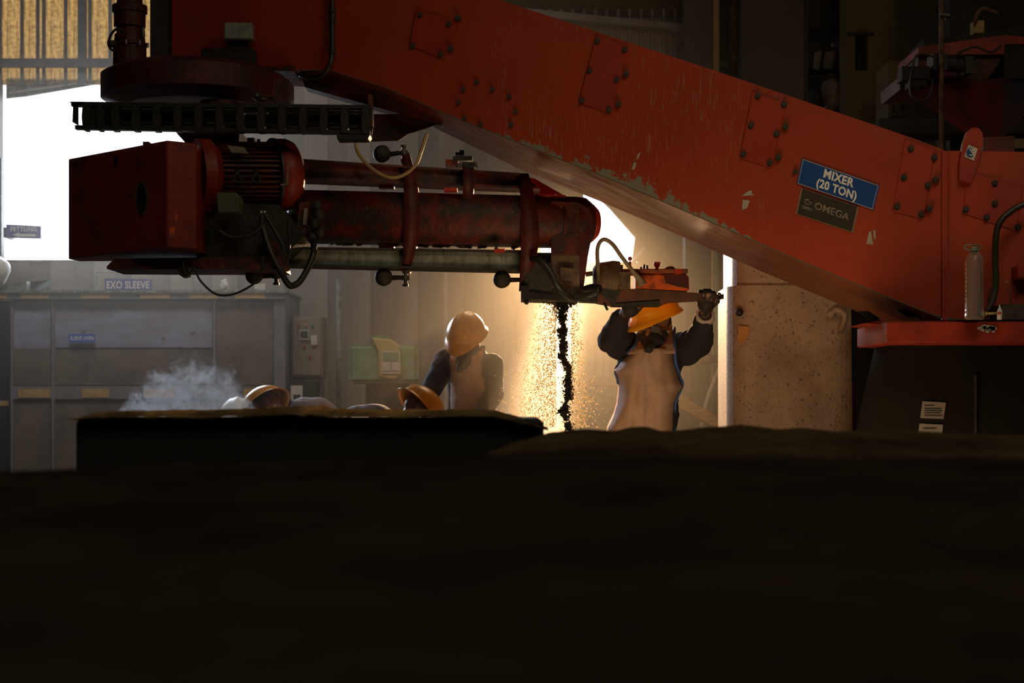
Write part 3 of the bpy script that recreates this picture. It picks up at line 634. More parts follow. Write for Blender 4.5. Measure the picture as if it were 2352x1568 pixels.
bm = N(); tube(bm, [at(2360, 465, 6.9), at(2330, 480, 6.9), at(2300, 505, 6.9), at(2288, 540, 6.9), at(2286, 600, 6.9), at(2287, 650, 6.9), at(2280, 690, 6.9), at(2268, 712, 6.9)], .013); O('power_cable', bm, rubber, label='thick dark cable hanging down behind the water bottle', cat='cable', smooth=True)
bm = N(); tube(bm, [at(2290, 655, 6.95), at(2275, 665, 6.95), at(2270, 690, 6.95), at(2272, 720, 6.95), at(2262, 733, 6.95)], .003); O('thin_cable', bm, rubber, label='thin cable beside the thick one behind the bottle', cat='cable')
# dark cabinet below the platform
dc = T('base_housing', at(2200, 900, 7.1), 'dark sloping machine housing under the platform with two stickers', 'housing')
dkh = M('dark_housing_paint', (.013, .011, .007), (.010, .008, .006), .9, spec=.1)
O('housing_shell', pp(N(), [(2045, 787), (2900, 787), (2900, 1330), (1960, 1300), (2005, 960)], 7.15, .3), dkh, dc)
O('housing_edge', pp(N(), [(2240, 860), (2243, 860), (2243, 1010), (2240, 1010)], 7.13, .02), grime, dc)
s1 = O('sticker', pp(N(), [(2119, 921), (2173, 924), (2167, 962), (2114, 960)], 7.14, .003), M('dim_paper', (.20, .17, .14), (.16, .14, .11), .7), dc, label='upper paper sticker')
s2 = O('sticker', pp(N(), [(2112, 972), (2166, 975), (2164, 1000), (2109, 998)], 7.14, .003), bpy.data.materials['dim_paper'], dc, label='lower paper sticker')
for k, (y, w) in enumerate(((930, 22), (937, 38), (942, 40), (947, 36), (953, 40))): O('print_line', pb(N(), 2124, y, 2124+w, y+2, 7.137, .002), grime, s1)
O('print_line', pb(N(), 2120, 982, 2150, 985, 7.137, .002), grime, s2)
O('lower_duct', pp(N(), [(1982, 700), (2060, 740), (2060, 790), (2020, 960), (1985, 990)], 8.6, .3), bpy.data.materials['dark_housing_paint'], label='dark grey duct between the pale pillar and the dark housing', cat='duct')

# ================================================================== RED HOPPER (upper right)
HY = 9.6
hp = T('sand_hopper', at(2240, 200, HY), 'dark red tapered hopper hanging in the upper right', 'hopper')
O('top_rim', pp(N(), [(2109, 108), (2307, 80), (2307, 124), (2109, 126)], HY, .5), red, hp)
O('top_rim_side', pp(N(), [(2307, 80), (2420, 92), (2420, 100), (2307, 102)], HY+.02, .5), red, hp)
O('upper_box', pp(N(), [(2109, 126), (2307, 124), (2268, 182), (2140, 196), (2068, 205), (2066, 176), (2108, 178)], HY+.05, .5), red_dirty, hp)
bm = N(); top_ = [at(2064, 200, HY), at(2307, 178, HY), at(2420, 190, HY+.5), at(2150, 205, HY+.6)]; bo = [at(2240, 322, HY+.15), at(2300, 322, HY+.15), at(2300, 322, HY+.35), at(2240, 322, HY+.35)]
hull(bm, top_+bo); O('cone', bm, red_dark, hp)
O('dark_panel', pp(N(), [(2307, 100), (2420, 95), (2420, 180), (2307, 180)], HY+.03, .1), dkgap, hp)
cy = bpy.data.objects.new('air_cylinder', None); COL.objects.link(cy); put(cy, at(2195, 145, HY-.1), hp)
bm = N(); cyl(bm, at(2145, 143, HY-.15), at(2234, 150, HY-.15), .045, .045, 16); O('barrel', bm, grime, cy, smooth=False)
O('end_block', pb(N(), 2143, 122, 2176, 160, HY-.22, .14), grime, cy); O('end_block', pb(N(), 2218, 128, 2236, 168, HY-.22, .14), grime, cy)
O('valve_block', pb(N(), 2072, 152, 2136, 184, HY-.2, .12), dkgap, cy); O('valve_block', pb(N(), 2090, 180, 2130, 198, HY-.2, .12), dkgap, cy)
bm = N(); tube(bm, [at(2143, 130, HY-.24), at(2110, 124, HY-.24), at(2098, 145, HY-.24), at(2090, 190, HY-.24), at(2095, 222, HY-.24), at(2120, 230, HY-.24), at(2137, 215, HY-.24), at(2143, 180, HY-.24)], .006); tube(bm, [at(2200, 122, HY-.24), at(2240, 108, HY-.24), at(2275, 120, HY-.24), at(2300, 105, HY-.24)], .006)
O('air_hose', bm, rubber, cy, smooth=True)
t = T('vertical_pole', at(2160, 0, 9.3), 'thin pale pole standing in front of the red hopper', 'pole')
bm = N(); cyl(bm, at(2161, -400, 9.3), at(2163, 380, 9.3), .013); O('pole', bm, brownplate, t, smooth=True)
bm = N(); cyl(bm, at(2160, 33, 9.28), at(2180, 36, 9.28), .016); cyl(bm, at(2169, 38, 9.28), at(2172, 48, 9.28), .007); O('pole_clamp', bm, steel, t)
O('yellow_box', bevel(pb(N(), 2236, 46, 2262, 76, 9.75, .08), .006), yellowp, label='small yellow box above the red hopper', cat='box')
bm = N(); tube(bm, [at(2240, 50, 9.7), at(2246, 30, 9.7), at(2258, 20, 9.7), at(2280, 26, 9.7), at(2292, 30, 9.7)], .012); O('orange_hose', bm, brownplate, label='short brown hose arching above the yellow box', cat='hose', smooth=True)
O('dark_gantry', pp(N(), [(2120, 90), (2352, 60), (2420, 60), (2420, 82), (2120, 108)], 10.4, .4), grime, label='dark gantry beam above the red hopper', cat='beam')
O('gantry_panel', pb(N(), 2182, -160, 2232, 85, 10.6, .3), grime, label='tall dark panel over the hopper, right of the thin pole', cat='panel')
t = T('valve_cabinet', at(2070, 200, 11.6), 'dark olive cabinet left of the red hopper', 'cabinet')
O('cabinet_body', pb(N(), 2040, 140, 2150, 270, 11.6, .4), olive, t); O('cabinet_stand', box(N(), at(2050, 0, 11.6).x, at(2140, 0, 11.6).x, 11.8, 11.98, 0, at(0, 270, 11.7).z), dkgap, t); O('door', pb(N(), 2046, 146, 2092, 266, 11.58, .02), olive, t)
for px in (2051, 2072): b = N(); tube(b, [at(px, 256, 11.56), at(px+3, 246, 11.56), at(px-1, 240, 11.56)], .006); O('latch', b, grime, t)
O('crossbeam', pb(N(), 2020, 272, 2420, 306, 11.2, .3), grime, label='dark crossbeam behind the top of the boom', cat='beam')
for i, (a, b_) in enumerate(((2108, 2136), (2140, 2160), (2172, 2182))):
    O('roof_light', pb(N(), a, 317, b_, 346, 14.2, .02), whitesheet, label=['widest pale panel under the dark crossbeam, at the boom edge', 'middle pale panel under the dark crossbeam', 'narrow pale panel under the crossbeam beside the thin pole'][i], cat='panel', group='pale panels under the crossbeam')
O('yellow_rail', pb(N(), 2328, 318, 2420, 340, 9.0, .05), olive, label='yellow rail at the right edge behind the lifting lug', cat='rail')
t = T('roof_truss', at(2110, 20, 13.8), 'pale broken roof sheets at the top right', 'roof sheet')
for q in ([(2066, 0), (2082, 0), (2090, 14), (2074, 10)], [(2096, 0), (2116, 0), (2110, 12), (2098, 12)], [(2134, 0), (2156, 0), (2150, 6), (2136, 8)]): O('sheet_panel', pp(N(), [(x, y-4) for x, y in q], 13.8, .02), whitesheet, t)
O('fascia', pp(N(), [(2058, 8), (2160, 16), (2150, 32), (2058, 20)], 13.7, .1), dkgap, t)

# ================================================================== SECONDARY ARM
arm = T('mixing_arm', at(950, 500, 7.7), 'red tubular mixing arm with motor and discharge head below the boom', 'machine arm')
# turntable and drive above it
tt = T('arm_turntable', at(446, 200, 7.75), 'dark red round turntable carrying the mixing arm under the boom end', 'turntable')
tc_ = at(446, 232, 7.85); r = .42
bm = N(); lathe(bm, (tc_.x, tc_.y, tc_.z-.03), (0, 0, 1), [(0, .30), (.03, .40), (.035, r), (.135, r), (.15, r-.03), (.17, .34)], 64); O('disc', bm, red_dark, tt)
bm = N(); tube(bm, [tc_+Vector((.32, -.30, -.03)), tc_+Vector((.36, -.32, -.05)), tc_+Vector((.40, -.30, -.045)), tc_+Vector((.43, -.25, -.03))], .012); ball(bm, tc_+Vector((.335, -.31, -.035)), .018); O('grease_fitting', bm, steel, tt, smooth=True)
O('bearing_block', pb(N(), 628, 180, 662, 232, 7.42, .2), red_dark, tt)
dv = T('slew_drive', at(300, 165, 7.8), 'dark red upright slewing motor with cables left of the boom end', 'motor')
c = at(298, 168, 7.8); k = 7.8/F
O('gearbox', lathe(N(), c, (0, 0, 1), [(0, 33*k), (3*k, 38*k), (60*k, 38*k), (62*k, 42*k), (66*k, 42*k), (68*k, 36*k), (88*k, 34*k)], 20), red_dark, dv)
O('motor_body', lathe(N(), c+Vector((0, 0, 88*k)), (0, 0, 1), [(0, 30*k), (16*k, 30*k), (17*k, 36*k), (48*k, 36*k), (50*k, 40*k), (66*k, 40*k), (70*k, 30*k), (110*k, 26*k)], 20), red_dark, dv)
bm = N()
for i in range(8):
    a = 2*PI*i/8; p = c+Vector((40*k*math.cos(a), 40*k*math.sin(a), 58*k)); hexbolt(bm, p, (0, 0, 1), .008, .022)
O('flange_bolts', bm, steel, dv)
bm = N(); tube(bm, [at(290, 78, 7.7), at(272, 66, 7.68), at(258, 75, 7.68), at(250, 95, 7.68), at(254, 112, 7.7), at(268, 118, 7.72)], .006); tube(bm, [at(248, 103, 7.7), at(262, 100, 7.7)], .016); O('cable', bm, rubber, dv, smooth=True)
bm = N(); cyl(bm, at(328, 66, 7.75), at(329, 84, 7.75), .009); O('fitting', bm, steel, dv)
# neck from turntable down to the arm
bm = N(); cyl(bm, at(505, 235, 7.65), at(505, 335, 7.65), .09, .09, 28); O('neck', bm, red_dark, arm); O('neck_bracket', pp(N(), [(420, 300), (550, 300), (548, 335), (432, 335), (405, 305)], 7.5, .25), red_dark, arm)
# large cover box
A0, A1, A2, A3 = at(383, 322, 7.0), at(157, 365, 7.52), at(157, 595, 7.52), at(383, 568, 7.0)
B0, B1 = at(452, 329, 7.06), at(452, 573, 7.06)
bm = N(); hull(bm, [A0, A1, A2, A3, B0, B1, B0+Vector((-.02, .50, 0)), B1+Vector((-.02, .50, 0)), A1+Vector((.02, .12, 0)), A2+Vector((.02, .12, 0))])
bevel(bm, .004); O('drive_cover', bm, red, arm)
def on_side(px, py):    # point on the long side plane of the cover
    s = (px-383)/(157-383); Yh = 1/((1-s)/7.0+s/7.52); return at(px, py, Yh)
pts = [on_side(327+14.5*math.cos(a), 455+39*math.sin(a))-Vector((.002, .005, 0)) for a in [2*PI*i/28 for i in range(28)]]
lid = O('oval_cap', prism(N(), pts, Vector((0, .005, 0))), plate_rim, arm, label='dark oval cap')
pts = [on_side(327+12*math.cos(a), 455+36*math.sin(a))-Vector((.003, .008, 0)) for a in [2*PI*i/28 for i in range(28)]]
O('cap_face', prism(N(), pts, Vector((0, .004, 0))), dkgap, lid)
bm = prism(N(), [on_side(x, y)-Vector((.002, .004, 0)) for x, y in ((262, 360), (272, 358), (270, 378), (263, 384))], Vector((0, .004, 0))); O('paint_chip', bm, dkgap, arm)
for q in ([(402, 495), (408, 492), (407, 512), (400, 515)], [(390, 525), (402, 520), (400, 545), (388, 548)]): O('paint_chip', prism(N(), [at(x, y, 7.0+.06*(x-383)/69-.003) for x, y in q], Vector((0, .003, 0))), orange, arm)
bm = N(); box(bm, at(316, 0, 7.1).x, at(330, 0, 7.1).x, 7.2, 7.3, at(0, 333, 7.2).z, at(0, 325, 7.2).z); O('lid_latch', bm, red_dark, arm)
# motor
m0 = at(452, 402, 7.32); m1 = at(690, 402, 7.52); d = (m1-m0).normalized(); R = .145
O('motor_flange', lathe(N(), m0, d, [(0, .155), (.05, .158), (.07, .135), (.09, .12)], 40), red, arm, smooth=False)
bm = N(); s0 = .085; s1_ = .34
lathe(bm, m0, d, [(s0, R-.02), (s1_, R-.02)], 40); a, b = frame_of(d)
mot = O('motor_housing', bm, red_dirty, arm)
for i in range(40):
    th = 2*PI*i/40; o = a*math.cos(th)+b*math.sin(th); t_ = (b*math.cos(th)-a*math.sin(th)); f = N()
    p = m0+d*s0+o*(R-.021); q = m0+d*s1_+o*(R-.021)
    prism_pts = [p-t_*.002, q-t_*.002, q-t_*.002+o*.020, p-t_*.002+o*.020]
    vs = [f.verts.new(v) for v in prism_pts]+[f.verts.new(v+t_*.004) for v in prism_pts]
    for fc in ((0, 1, 2, 3), (7, 6, 5, 4), (0, 4, 5, 1), (1, 5, 6, 2), (2, 6, 7, 3), (3, 7, 4, 0)): f.faces.new([vs[j] for j in fc])
    O('cooling_fin', f, red_dirty, mot)
O('fan_cowl', lathe(N(), m0+d*s1_, d, [(0, .150), (.004, .158), (.055, .158), (.085, .145), (.108, .115), (.120, .07), (.122, .0)], 44), red, arm, smooth=True)
bm = N(); lathe(bm, m0+d*(s1_-.006), d, [(0, .161), (.010, .161)], 44); O('cowl_band', bm, black, arm)
O('nameplate', pp(N(), [(522, 334), (560, 338), (570, 352), (532, 350)], 7.22, .02), beige_box, arm, label='pale rating plate')
for px in (546, 588):
    f = N(); tube(f, [at(px+9*math.cos(a), 410+9*math.sin(a), 7.20) for a in [i*PI/5 for i in range(11)]], .006, 8, 3); tube(f, [at(px, 402, 7.2), at(px-3, 390, 7.23)], .008, 8, smooth=False); O('eye_bolt', f, grime, arm, smooth=True)
O('terminal_box', bevel(pp(N(), [(496, 441), (544, 442), (550, 458), (545, 488), (500, 490)], 7.12, .12), .004), M('olive_grey_cast', (.13, .13, .085), (.09, .09, .06), .6), arm)
O('cowl_vent', pp(N(), [(647, 380), (660, 378), (661, 400), (656, 424), (644, 424), (650, 400)], 7.335, .02), dkgap, arm); O('cowl_vent_edge', pp(N(), [(659, 380), (663, 380), (662, 424), (645, 427), (645, 422), (657, 421)], 7.33, .02), plate_rim, arm)
bm = N(); pb(bm, 568, 316, 584, 326, 7.45, .05); hexbolt(bm, at(594, 326, 7.4), (0, 0, 1), .008, .012); O('lifting_boss', bm, grime, arm)
# trough body below the motor
O('trough_box', pp(N(), [(452, 462), (640, 470), (700, 540), (640, 600), (600, 606), (452, 596)], 7.34, .30), grime, arm)
O('base_channel', pp(N(), [(245, 612), (262, 594), (640, 588), (646, 618), (420, 618), (245, 617)], 7.22, .32), red_dirty, arm)
O('base_channel_lip', pp(N(), [(245, 611), (640, 606), (640, 619), (245, 617)], 7.19, .03), red_dirty, arm)
# main tube
t0 = at(665, 497, 7.62); t1 = at(1352, 512, 8.08); td = (t1-t0).normalized(); L = (t1-t0).length
O('mixing_tube', lathe(N(), t0, td, [(0, .120), (L-.06, .122), (L-.025, .118), (L, .10)], 48), red_dirty, arm, smooth=True)
O('tube_end_cap', lathe(N(), t1-td*.004, td, [(0, .092), (.018, .090), (.040, .070), (.052, .040), (.055, 0)], 32), red_fresh, arm, smooth=True)
O('tube_flange', lathe(N(), t1-td*.17, td, [(0, .130), (.012, .130)], 48), red_dark, arm)
for q in ([(560, 7.5)],): pass
# clamps straps around tube and channels
def strap(px0, px1, y0, y1, Y, bulge, th=.012):
    """curved strap bowed toward the camera"""
    bm = N(); n = 14; A = []; 
    for i in range(n+1):
        s = i/n; y = y0+(y1-y0)*s; w = math.sin(PI*s)
        dx = bulge*w; Yc = Y-.055-.095*w
        l = at(px0+dx*.2, y, Yc); r_ = at(px1+dx, y, Yc+.03)
        A.append([bm.verts.new(p) for p in (l, r_, r_+Vector((0, .12, 0)), l+Vector((0, .12, 0)))])
    for p, q in zip(A, A[1:]):
        for j in range(4): bm.faces.new([p[j], p[(j+1) % 4], q[(j+1) % 4], q[j]])
    bm.faces.new(A[0]); bm.faces.new(A[-1][::-1]); bmesh.ops.recalc_face_normals(bm, faces=bm.faces); return bm
O('clamp_strap', strap(923, 940, 350, 625, 7.80, 24), red_dark, arm, smooth=True)
O('clamp_strap', strap(1192, 1214, 398, 665, 7.98, 24), red_dark, arm, smooth=True)
O('clamp_strap', strap(1062, 1082, 372, 470, 7.88, 6), red_dark, arm, smooth=True)
# upper and lower channels
def chan(name, q, m, dp=.12, lip=True):
    o = O(name, pp(N(), q, 7.5, dp), m, arm)
    if lip:
        (x0, y0, Y0), (x1, y1, Y1), (x2, y2, Y2), (x3, y3, Y3) = q
        O(name+'_lip', pp(N(), [(x0, y0-1, Y0-.03), (x1, y1-1, Y1-.03), (x1, y1+4, Y1-.03), (x0, y0+4, Y0-.03)], 7.5, .17), red_dirty if m is red_dirty else grime, arm)
        O(name+'_lip', pp(N(), [(x3, y3-5, Y3-.03), (x2, y2-5, Y2-.03), (x2, y2, Y2-.03), (x3, y3, Y3-.03)], 7.5, .17), red_dirty if m is red_dirty else grime, arm)
chan('upper_channel', [(683, 365, 7.55), (1195, 398, 7.95), (1240, 434, 7.97), (683, 411, 7.55)], red_dirty)
chan('lower_channel', [(585, 566, 7.52), (1200, 575, 7.95), (1200, 622, 7.95), (585, 608, 7.52)], galv)
O('orange_gusset', pp(N(), [(1205, 405), (1228, 410), (1295, 448), (1215, 446)], 8.22, .02), red_fresh, arm)
O('red_edge_bar', pp(N(), [(1228, 446), (1300, 448), (1300, 456), (1228, 455)], 7.95, .05), red_fresh, arm)
for (a, b_, y, c_) in ((870, 905, 424, 8.0), (1020, 1050, 431, 8.0), (870, 905, 563, 8.0), (1135, 1160, 571, 8.0)): O('spacer', pb(N(), a, y, b_, y+8, 7.75, .05), red_fresh, arm)
# top bracket with pale bits
O('top_bracket', pb(N(), 1023, 366, 1052, 380, 7.86, .08), orange, arm); O('top_bracket', pb(N(), 1040, 358, 1085, 368, 7.86, .06), steel, arm); O('top_bracket', pp(N(), [(1048, 374), (1088, 376), (1094, 360), (1097, 384), (1048, 384)], 7.88, .03), whitesheet, arm); O('top_bracket', pb(N(), 1063, 372, 1090, 386, 7.80, .06), black, arm)
bm = N(); cyl(bm, at(1050, 357, 7.88), at(1050, 350, 7.88), .01); cyl(bm, at(1060, 357, 7.88), at(1060, 345, 7.88), .012); O('bracket_bolts', bm, grime, arm)
O('pale_patch', pp(N(), [(1018, 388), (1060, 389), (1060, 418), (1018, 416)], 7.84, .01), beige_box, arm)
# round weights on arms with bolts
def weight(cx, cy, Y, side, up):
    f = N(); c = at(cx, cy, Y); rr = 20*Y/F
    lathe(f, c-Vector((.012, .03, 0)), Vector((.35, -1, 0)), [(-.02, rr*.6), (-.01, rr*.95), (.0, rr), (.018, rr*.97), (.030, rr*.7), (.034, 0.001)], 28); w = O('balance_weight', f, grime, arm, smooth=True)
    f = N(); cyl(f, c, c+Vector((38*Y/F, -.02, (4 if up else 0)*Y/F)), .012, .010); O('weight_rod', f, grime, arm)
    e = c+Vector((44*Y/F, -.02, 4*Y/F if up else 0)); f = N(); cyl(f, e-Vector((0, 0, .035)), e+Vector((0, 0, .03)), .009); cyl(f, e+Vector((0, 0, .026)), e+Vector((0, 0, .034)), .016, .016, 6); cyl(f, e-Vector((0, 0, .012)), e+Vector((0, 0, .010)), .018, .018, 12); cyl(f, e-Vector((0, 0, .04)), e-Vector((0, 0, .030)), .015, .015, 6); O('adjuster_bolt', f, steel, arm)
    f = N(); cyl(f, c+Vector((-.045, -.03, -.006)), c+Vector((.0, -.03, -.006)), .006); O('weight_pin', f, grime, arm)
weight(884, 356, 7.78, 1, True); weight(888, 638, 7.78, 1, False); weight(1158, 643, 7.98, 1, False); weight(592, 634, 7.5, 1, False)
O('strap_foot', pp(N(), [(924, 356), (936, 356), (942, 374), (922, 374)], 7.75, .05), red_dark, arm)
# discharge head
O('head_plate', pp(N(), [(1266, 462), (1330, 465), (1330, 586), (1266, 583)], 7.92, .06), red_dirty, arm)
O('head_chute', pp(N(), [(1266, 583), (1330, 586), (1332, 672), (1306, 690), (1262, 690)], 7.93, .12), brownplate, arm)
O('head_side', pp(N(), [(1330, 466), (1352, 478), (1362, 500), (1360, 540), (1350, 590), (1342, 650), (1338, 672), (1330, 672)], 7.95, .22), red_dark, arm)
O('head_box', pp(N(), [(1205, 610), (1215, 600), (1268, 604), (1268, 678), (1205, 680)], 7.90, .25), grime, arm); O('head_foot', pp(N(), [(1197, 656), (1215, 656), (1215, 670), (1268, 676), (1330, 676), (1330, 690), (1197, 686)], 7.88, .28), dkgap, arm)
O('head_block', pp(N(), [(1286, 614), (1320, 616), (1318, 646), (1288, 644)], 7.89, .04), brownplate, arm)
O('inner_dark', pp(N(), [(1216, 580), (1266, 580), (1266, 606), (1216, 606)], 7.96, .2), dkgap, arm)
bm = N(); tube(bm, [at(1222, 594, 7.84), at(1238, 596, 7.80), at(1262, 622, 7.78), at(1280, 655, 7.78), at(1300, 676, 7.82), at(1312, 684, 7.86)], .016); O('head_hose', bm, rubber, arm, smooth=True)
bm = N(); tube(bm, [at(1205, 686, 7.9), at(1206, 694, 7.9), at(1211, 696, 7.9), at(1212, 688, 7.9), at(1220, 686, 7.9)], .006, 8); O('hook', bm, dkgap, arm)
bm = N(); tube(bm, [at(1335, 670, 8.0), at(1360, 662, 7.98), at(1378, 664, 7.96)], .022); tube(bm, [at(1325, 675, 7.9), at(1350, 680, 7.88), at(1372, 672, 7.88)], .016); O('coupling_hose', bm, rubber, arm, smooth=True)
bm = N()
for (x, y, rr) in ((728, 470, .02), (732, 492, .026), (722, 512, .022), (735, 535, .02), (716, 546, .022)): ball(bm, at(x, y, 7.42), (rr, rr*.8, rr*1.1), 12)
pb(bm, 716, 460, 724, 560, 7.45, .03); pb(bm, 704, 520, 745, 528, 7.43, .05); O('valve_cluster', bm, grime, arm)
O('strut', pp(N(), [(688, 465), (712, 462), (705, 515), (690, 545), (680, 540)], 7.40, .05), red_dirty, arm); O('strut_bar', pp(N(), [(699, 478), (706, 478), (702, 516), (695, 516)], 7.385, .01), beige_box, arm)
O('gusset', pp(N(), [(608, 545), (640, 560), (648, 600), (640, 606), (618, 600)], 7.3, .05), red_dark, arm)
# hoses and cables of the arm
bm = N(); tube(bm, [at(x, y, 7.22+Z) for x, y, Z in ((602, 500, 0), (606, 530, -.02), (622, 580, -.04), (645, 625, -.04), (662, 652, -.02), (672, 656, 0), (690, 645, .02), (710, 610, .04), (720, 580, .06), (720, 552, .12))], .014); O('big_hose', bm, rubber, arm, smooth=True)
bm = N(); tube(bm, [at(x, y, 7.2) for x, y in ((608, 490), (622, 515), (645, 555), (652, 575))], .008); tube(bm, [at(x, y, 7.25) for x, y in ((666, 482), (662, 520), (665, 560), (660, 600), (655, 602))], .005); tube(bm, [at(x, y, 7.2) for x, y in ((500, 528), (530, 545), (570, 540), (598, 520), (602, 495))], .012); O('cable', bm, rubber, arm, smooth=True)
bm = N(); tube(bm, [at(x, y, 7.1) for x, y in ((420, 600), (424, 626), (436, 628), (446, 616), (460, 644), (490, 672), (520, 678), (555, 668), (590, 645), (602, 616), (603, 590))], .0045, 8); O('thin_cable', bm, rubber, arm, smooth=True)
bm = N(); pp(bm, [(407, 616), (436, 614), (432, 634), (420, 637), (410, 630)], 7.1, .06); O('cable_clip', bm, black, arm)
for px, Y in ((600, 7.2), (608, 7.2)): b = N(); ball(b, at(px, 487, Y), .006, 10); O('cap_nut', b, white, arm)
bm = N(); tube(bm, [at(x, y, 7.60) for x, y in ((816, 318), (820, 345), (838, 372), (868, 396), (900, 408), (930, 400), (955, 378), (968, 345), (981, 305))], .008, 10); O('looped_cable', bm, M('yellow_hose_jacket', (.55, .40, .18), (.35, .25, .1), .5), label='thin yellow cable drooping between boom bracket and tube', cat='cable', smooth=True)
bm = N()
for i in range(70):    # sand crust on the lower edge of the tube
    px = random.uniform(760, 1190); Yc = 7.66+(px-690)/670*.42; ball(bm, at(px, 558+(px-760)*.025+random.uniform(-2, 3), Yc-.03), (random.uniform(.006, .02), .012, random.uniform(.003, .008)), 8)
O('sand_crust', bm, brownplate, arm, kind='stuff')

# cable chain
cc_ = T('cable_chain', at(510, 272, 7.25), 'black plastic cable drag chain running under the turntable', 'cable chain')
def cy_(px): return (px-163)/690*8.0
O('top_rail', pp(N(), [(163, 233), (850, 241), (850, 249), (163, 243)], 7.25, .04), black, cc_); O('bottom_rail', pp(N(), [(172, 287), (850, 299), (850, 308), (172, 296)], 7.25, .04), black, cc_)
O('back_top_rail', pp(N(), [(163, 236), (850, 243), (850, 249), (163, 243)], 7.42, .02), black, cc_); O('back_bottom_rail', pp(N(), [(172, 289), (850, 299), (850, 305), (172, 295)], 7.42, .02), black, cc_)
O('end_plate', pp(N(), [(158, 233), (200, 235), (178, 241), (178, 287), (166, 280), (168, 240)], 7.25, .02), black, cc_)
O('end_plate', pp(N(), [(212, 236), (240, 237), (240, 292), (206, 290), (204, 272), (210, 268), (203, 258), (208, 250), (204, 240)], 7.26, .02), black, cc_)
px = 190
link = None
while px < 850:
    w = 10 if px < 250 else 14
    O('chain_link', bevel(pp(N(), [(px, 235+cy_(px)), (px+w, 235+cy_(px)), (px+w+3, 268+cy_(px)), (px+w, 298+cy_(px)*1.1), (px, 298+cy_(px)*1.1), (px-3, 268+cy_(px))], 7.24, .06), .002), black, cc_)
    px += 48 if px > 250 else 33
for i in range(7):
    y = 250+i*6; b = N(); tube(b, [at(238+i*3, y, 7.33), at(340, y+random.uniform(-4, 4), 7.34), at(460, y+random.uniform(-5, 5), 7.33), at(590, y+random.uniform(-5, 6), 7.35), at(700, y+6+random.uniform(-5, 5), 7.34), at(830, y+6, 7.34)], .010 if i % 2 else .013, 8); O('carried_hose', b, rubber, cc_, smooth=True)
O('underside_panel', pp(N(), [(238, 238), (430, 241), (430, 294), (238, 290)], 7.40, .02), black, cc_); O('hose_tray', pp(N(), [(430, 262), (846, 268), (846, 304), (430, 298)], 7.40, .02), black, cc_)
bm = N(); tube(bm, [at(846, 250, 7.3), at(848, 285, 7.3), at(846, 306, 7.3), at(838, 316, 7.3), at(780, 316, 7.3)], .016); O('end_bend', bm, black, cc_, smooth=True)
O('end_strip', pp(N(), [(845, 216), (855, 218), (857, 290), (847, 290)], 7.28, .04), red_dirty, cc_); O('drip_lip', pp(N(), [(772, 308), (850, 310), (845, 319), (775, 320)], 7.24, .1), black, cc_)

# ================================================================== CONTROL BAR WITH BOX held by the worker
ctl = T('control_bar', at(1480, 675, 8.15), 'rusty control bar with an orange valve box, lifted by the right worker', 'control bar')
O('support_plate', pp(N(), [(1330, 676), (1372, 672), (1372, 694), (1330, 692)], 8.12, .12), grime, ctl)
O('bar', pp(N(), [(1372, 665), (1420, 662), (1480, 664), (1540, 668), (1612, 673), (1612, 688), (1540, 692), (1520, 700), (1404, 700), (1372, 694)], 8.10, .14), M('rusty_bar', (.16, .05, .025), (.07, .035, .02), .6, sc=12), ctl)
bm = N(); cyl(bm, at(1600, 677, 8.16), at(1646, 681, 8.16), .010); cyl(bm, at(1644, 681, 8.16), at(1662, 681, 8.16), .012); O('grip_rod', bm, steel, ctl, smooth=True)
bm = N(); cyl(bm, at(1630, 685, 8.14), at(1657, 685, 8.14), .006); ball(bm, at(1652, 676, 8.15), .01, 10); O('trigger_rod', bm, steel, ctl, smooth=True)
O('valve_box', bevel(pp(N(), [(1460, 628), (1552, 628), (1582, 632), (1584, 668), (1460, 664)], 8.10, .16), .008), orange, ctl)
O('box_lid', bevel(pp(N(), [(1430, 617), (1580, 617), (1580, 628), (1430, 626)], 8.08, .19), .004), M('box_lid_paint', (.4, .09, .02), (.12, .05, .03), .5, sc=18), ctl)
O('dark_end', pp(N(), [(1524, 629), (1577, 630), (1582, 640), (1582, 662), (1560, 658), (1530, 650)], 8.088, .02), red_dark, ctl)
O('clamp_band', pb(N(), 1422, 624, 1448, 664, 8.06, .1), brownplate, ctl)
bm = N(); lathe(bm, at(1362, 640, 8.14), Vector((1, .0, .02)), [(0, .05), (.02, .075), (.10, .085), (.13, .08), (.135, .04)], 28); O('valve_motor', bm, brownplate, ctl, smooth=True)
bm = N(); hull(bm, [at(x, y, Y) for x, y in ((1364, 640), (1366, 664), (1410, 700), (1430, 660), (1400, 622)) for Y in (8.08, 8.22)]); O('motor_bracket', bm, grime, ctl)
bm = N()
for x, w, h in ((1388, 7, 8), (1402, 8, 14), (1416, 8, 12), (1426, 5, 10)): pb(bm, x, 618-h, x+w, 622, 8.12, .04)
O('fitting_row', bm, brownplate, ctl)
f = N(); cyl(f, at(1447, 618, 8.12), at(1447, 600, 8.12), .006); ball(f, at(1447, 594, 8.12), .0105, 12); O('ball_lever', f, M('ball_red', (.4, .1, .06), (.3, .08, .05), .4), ctl, smooth=True)
f = N(); lathe(f, at(1509, 618, 8.14), (0, 0, 1), [(0, .009), (.010, .008), (.012, .013), (.032, .017), (.034, .015)], 16); O('palm_button', f, red_fresh, ctl, smooth=True)
for x, h in ((1470, 4), (1477, 10), (1484, 8)): O('small_switch', pb(N(), x, 617-h, x+5, 617, 8.12, .02), brownplate, ctl)
f = N(); hull(f, [at(x, y, Y) for x, y in ((1525, 617), (1536, 611), (1545, 611), (1552, 617)) for Y in (8.1, 8.16)]); O('cable_gland', f, orange, ctl)
O('lid_clip', pb(N(), 1549, 618, 1566, 629, 8.07, .02), red_fresh, ctl)
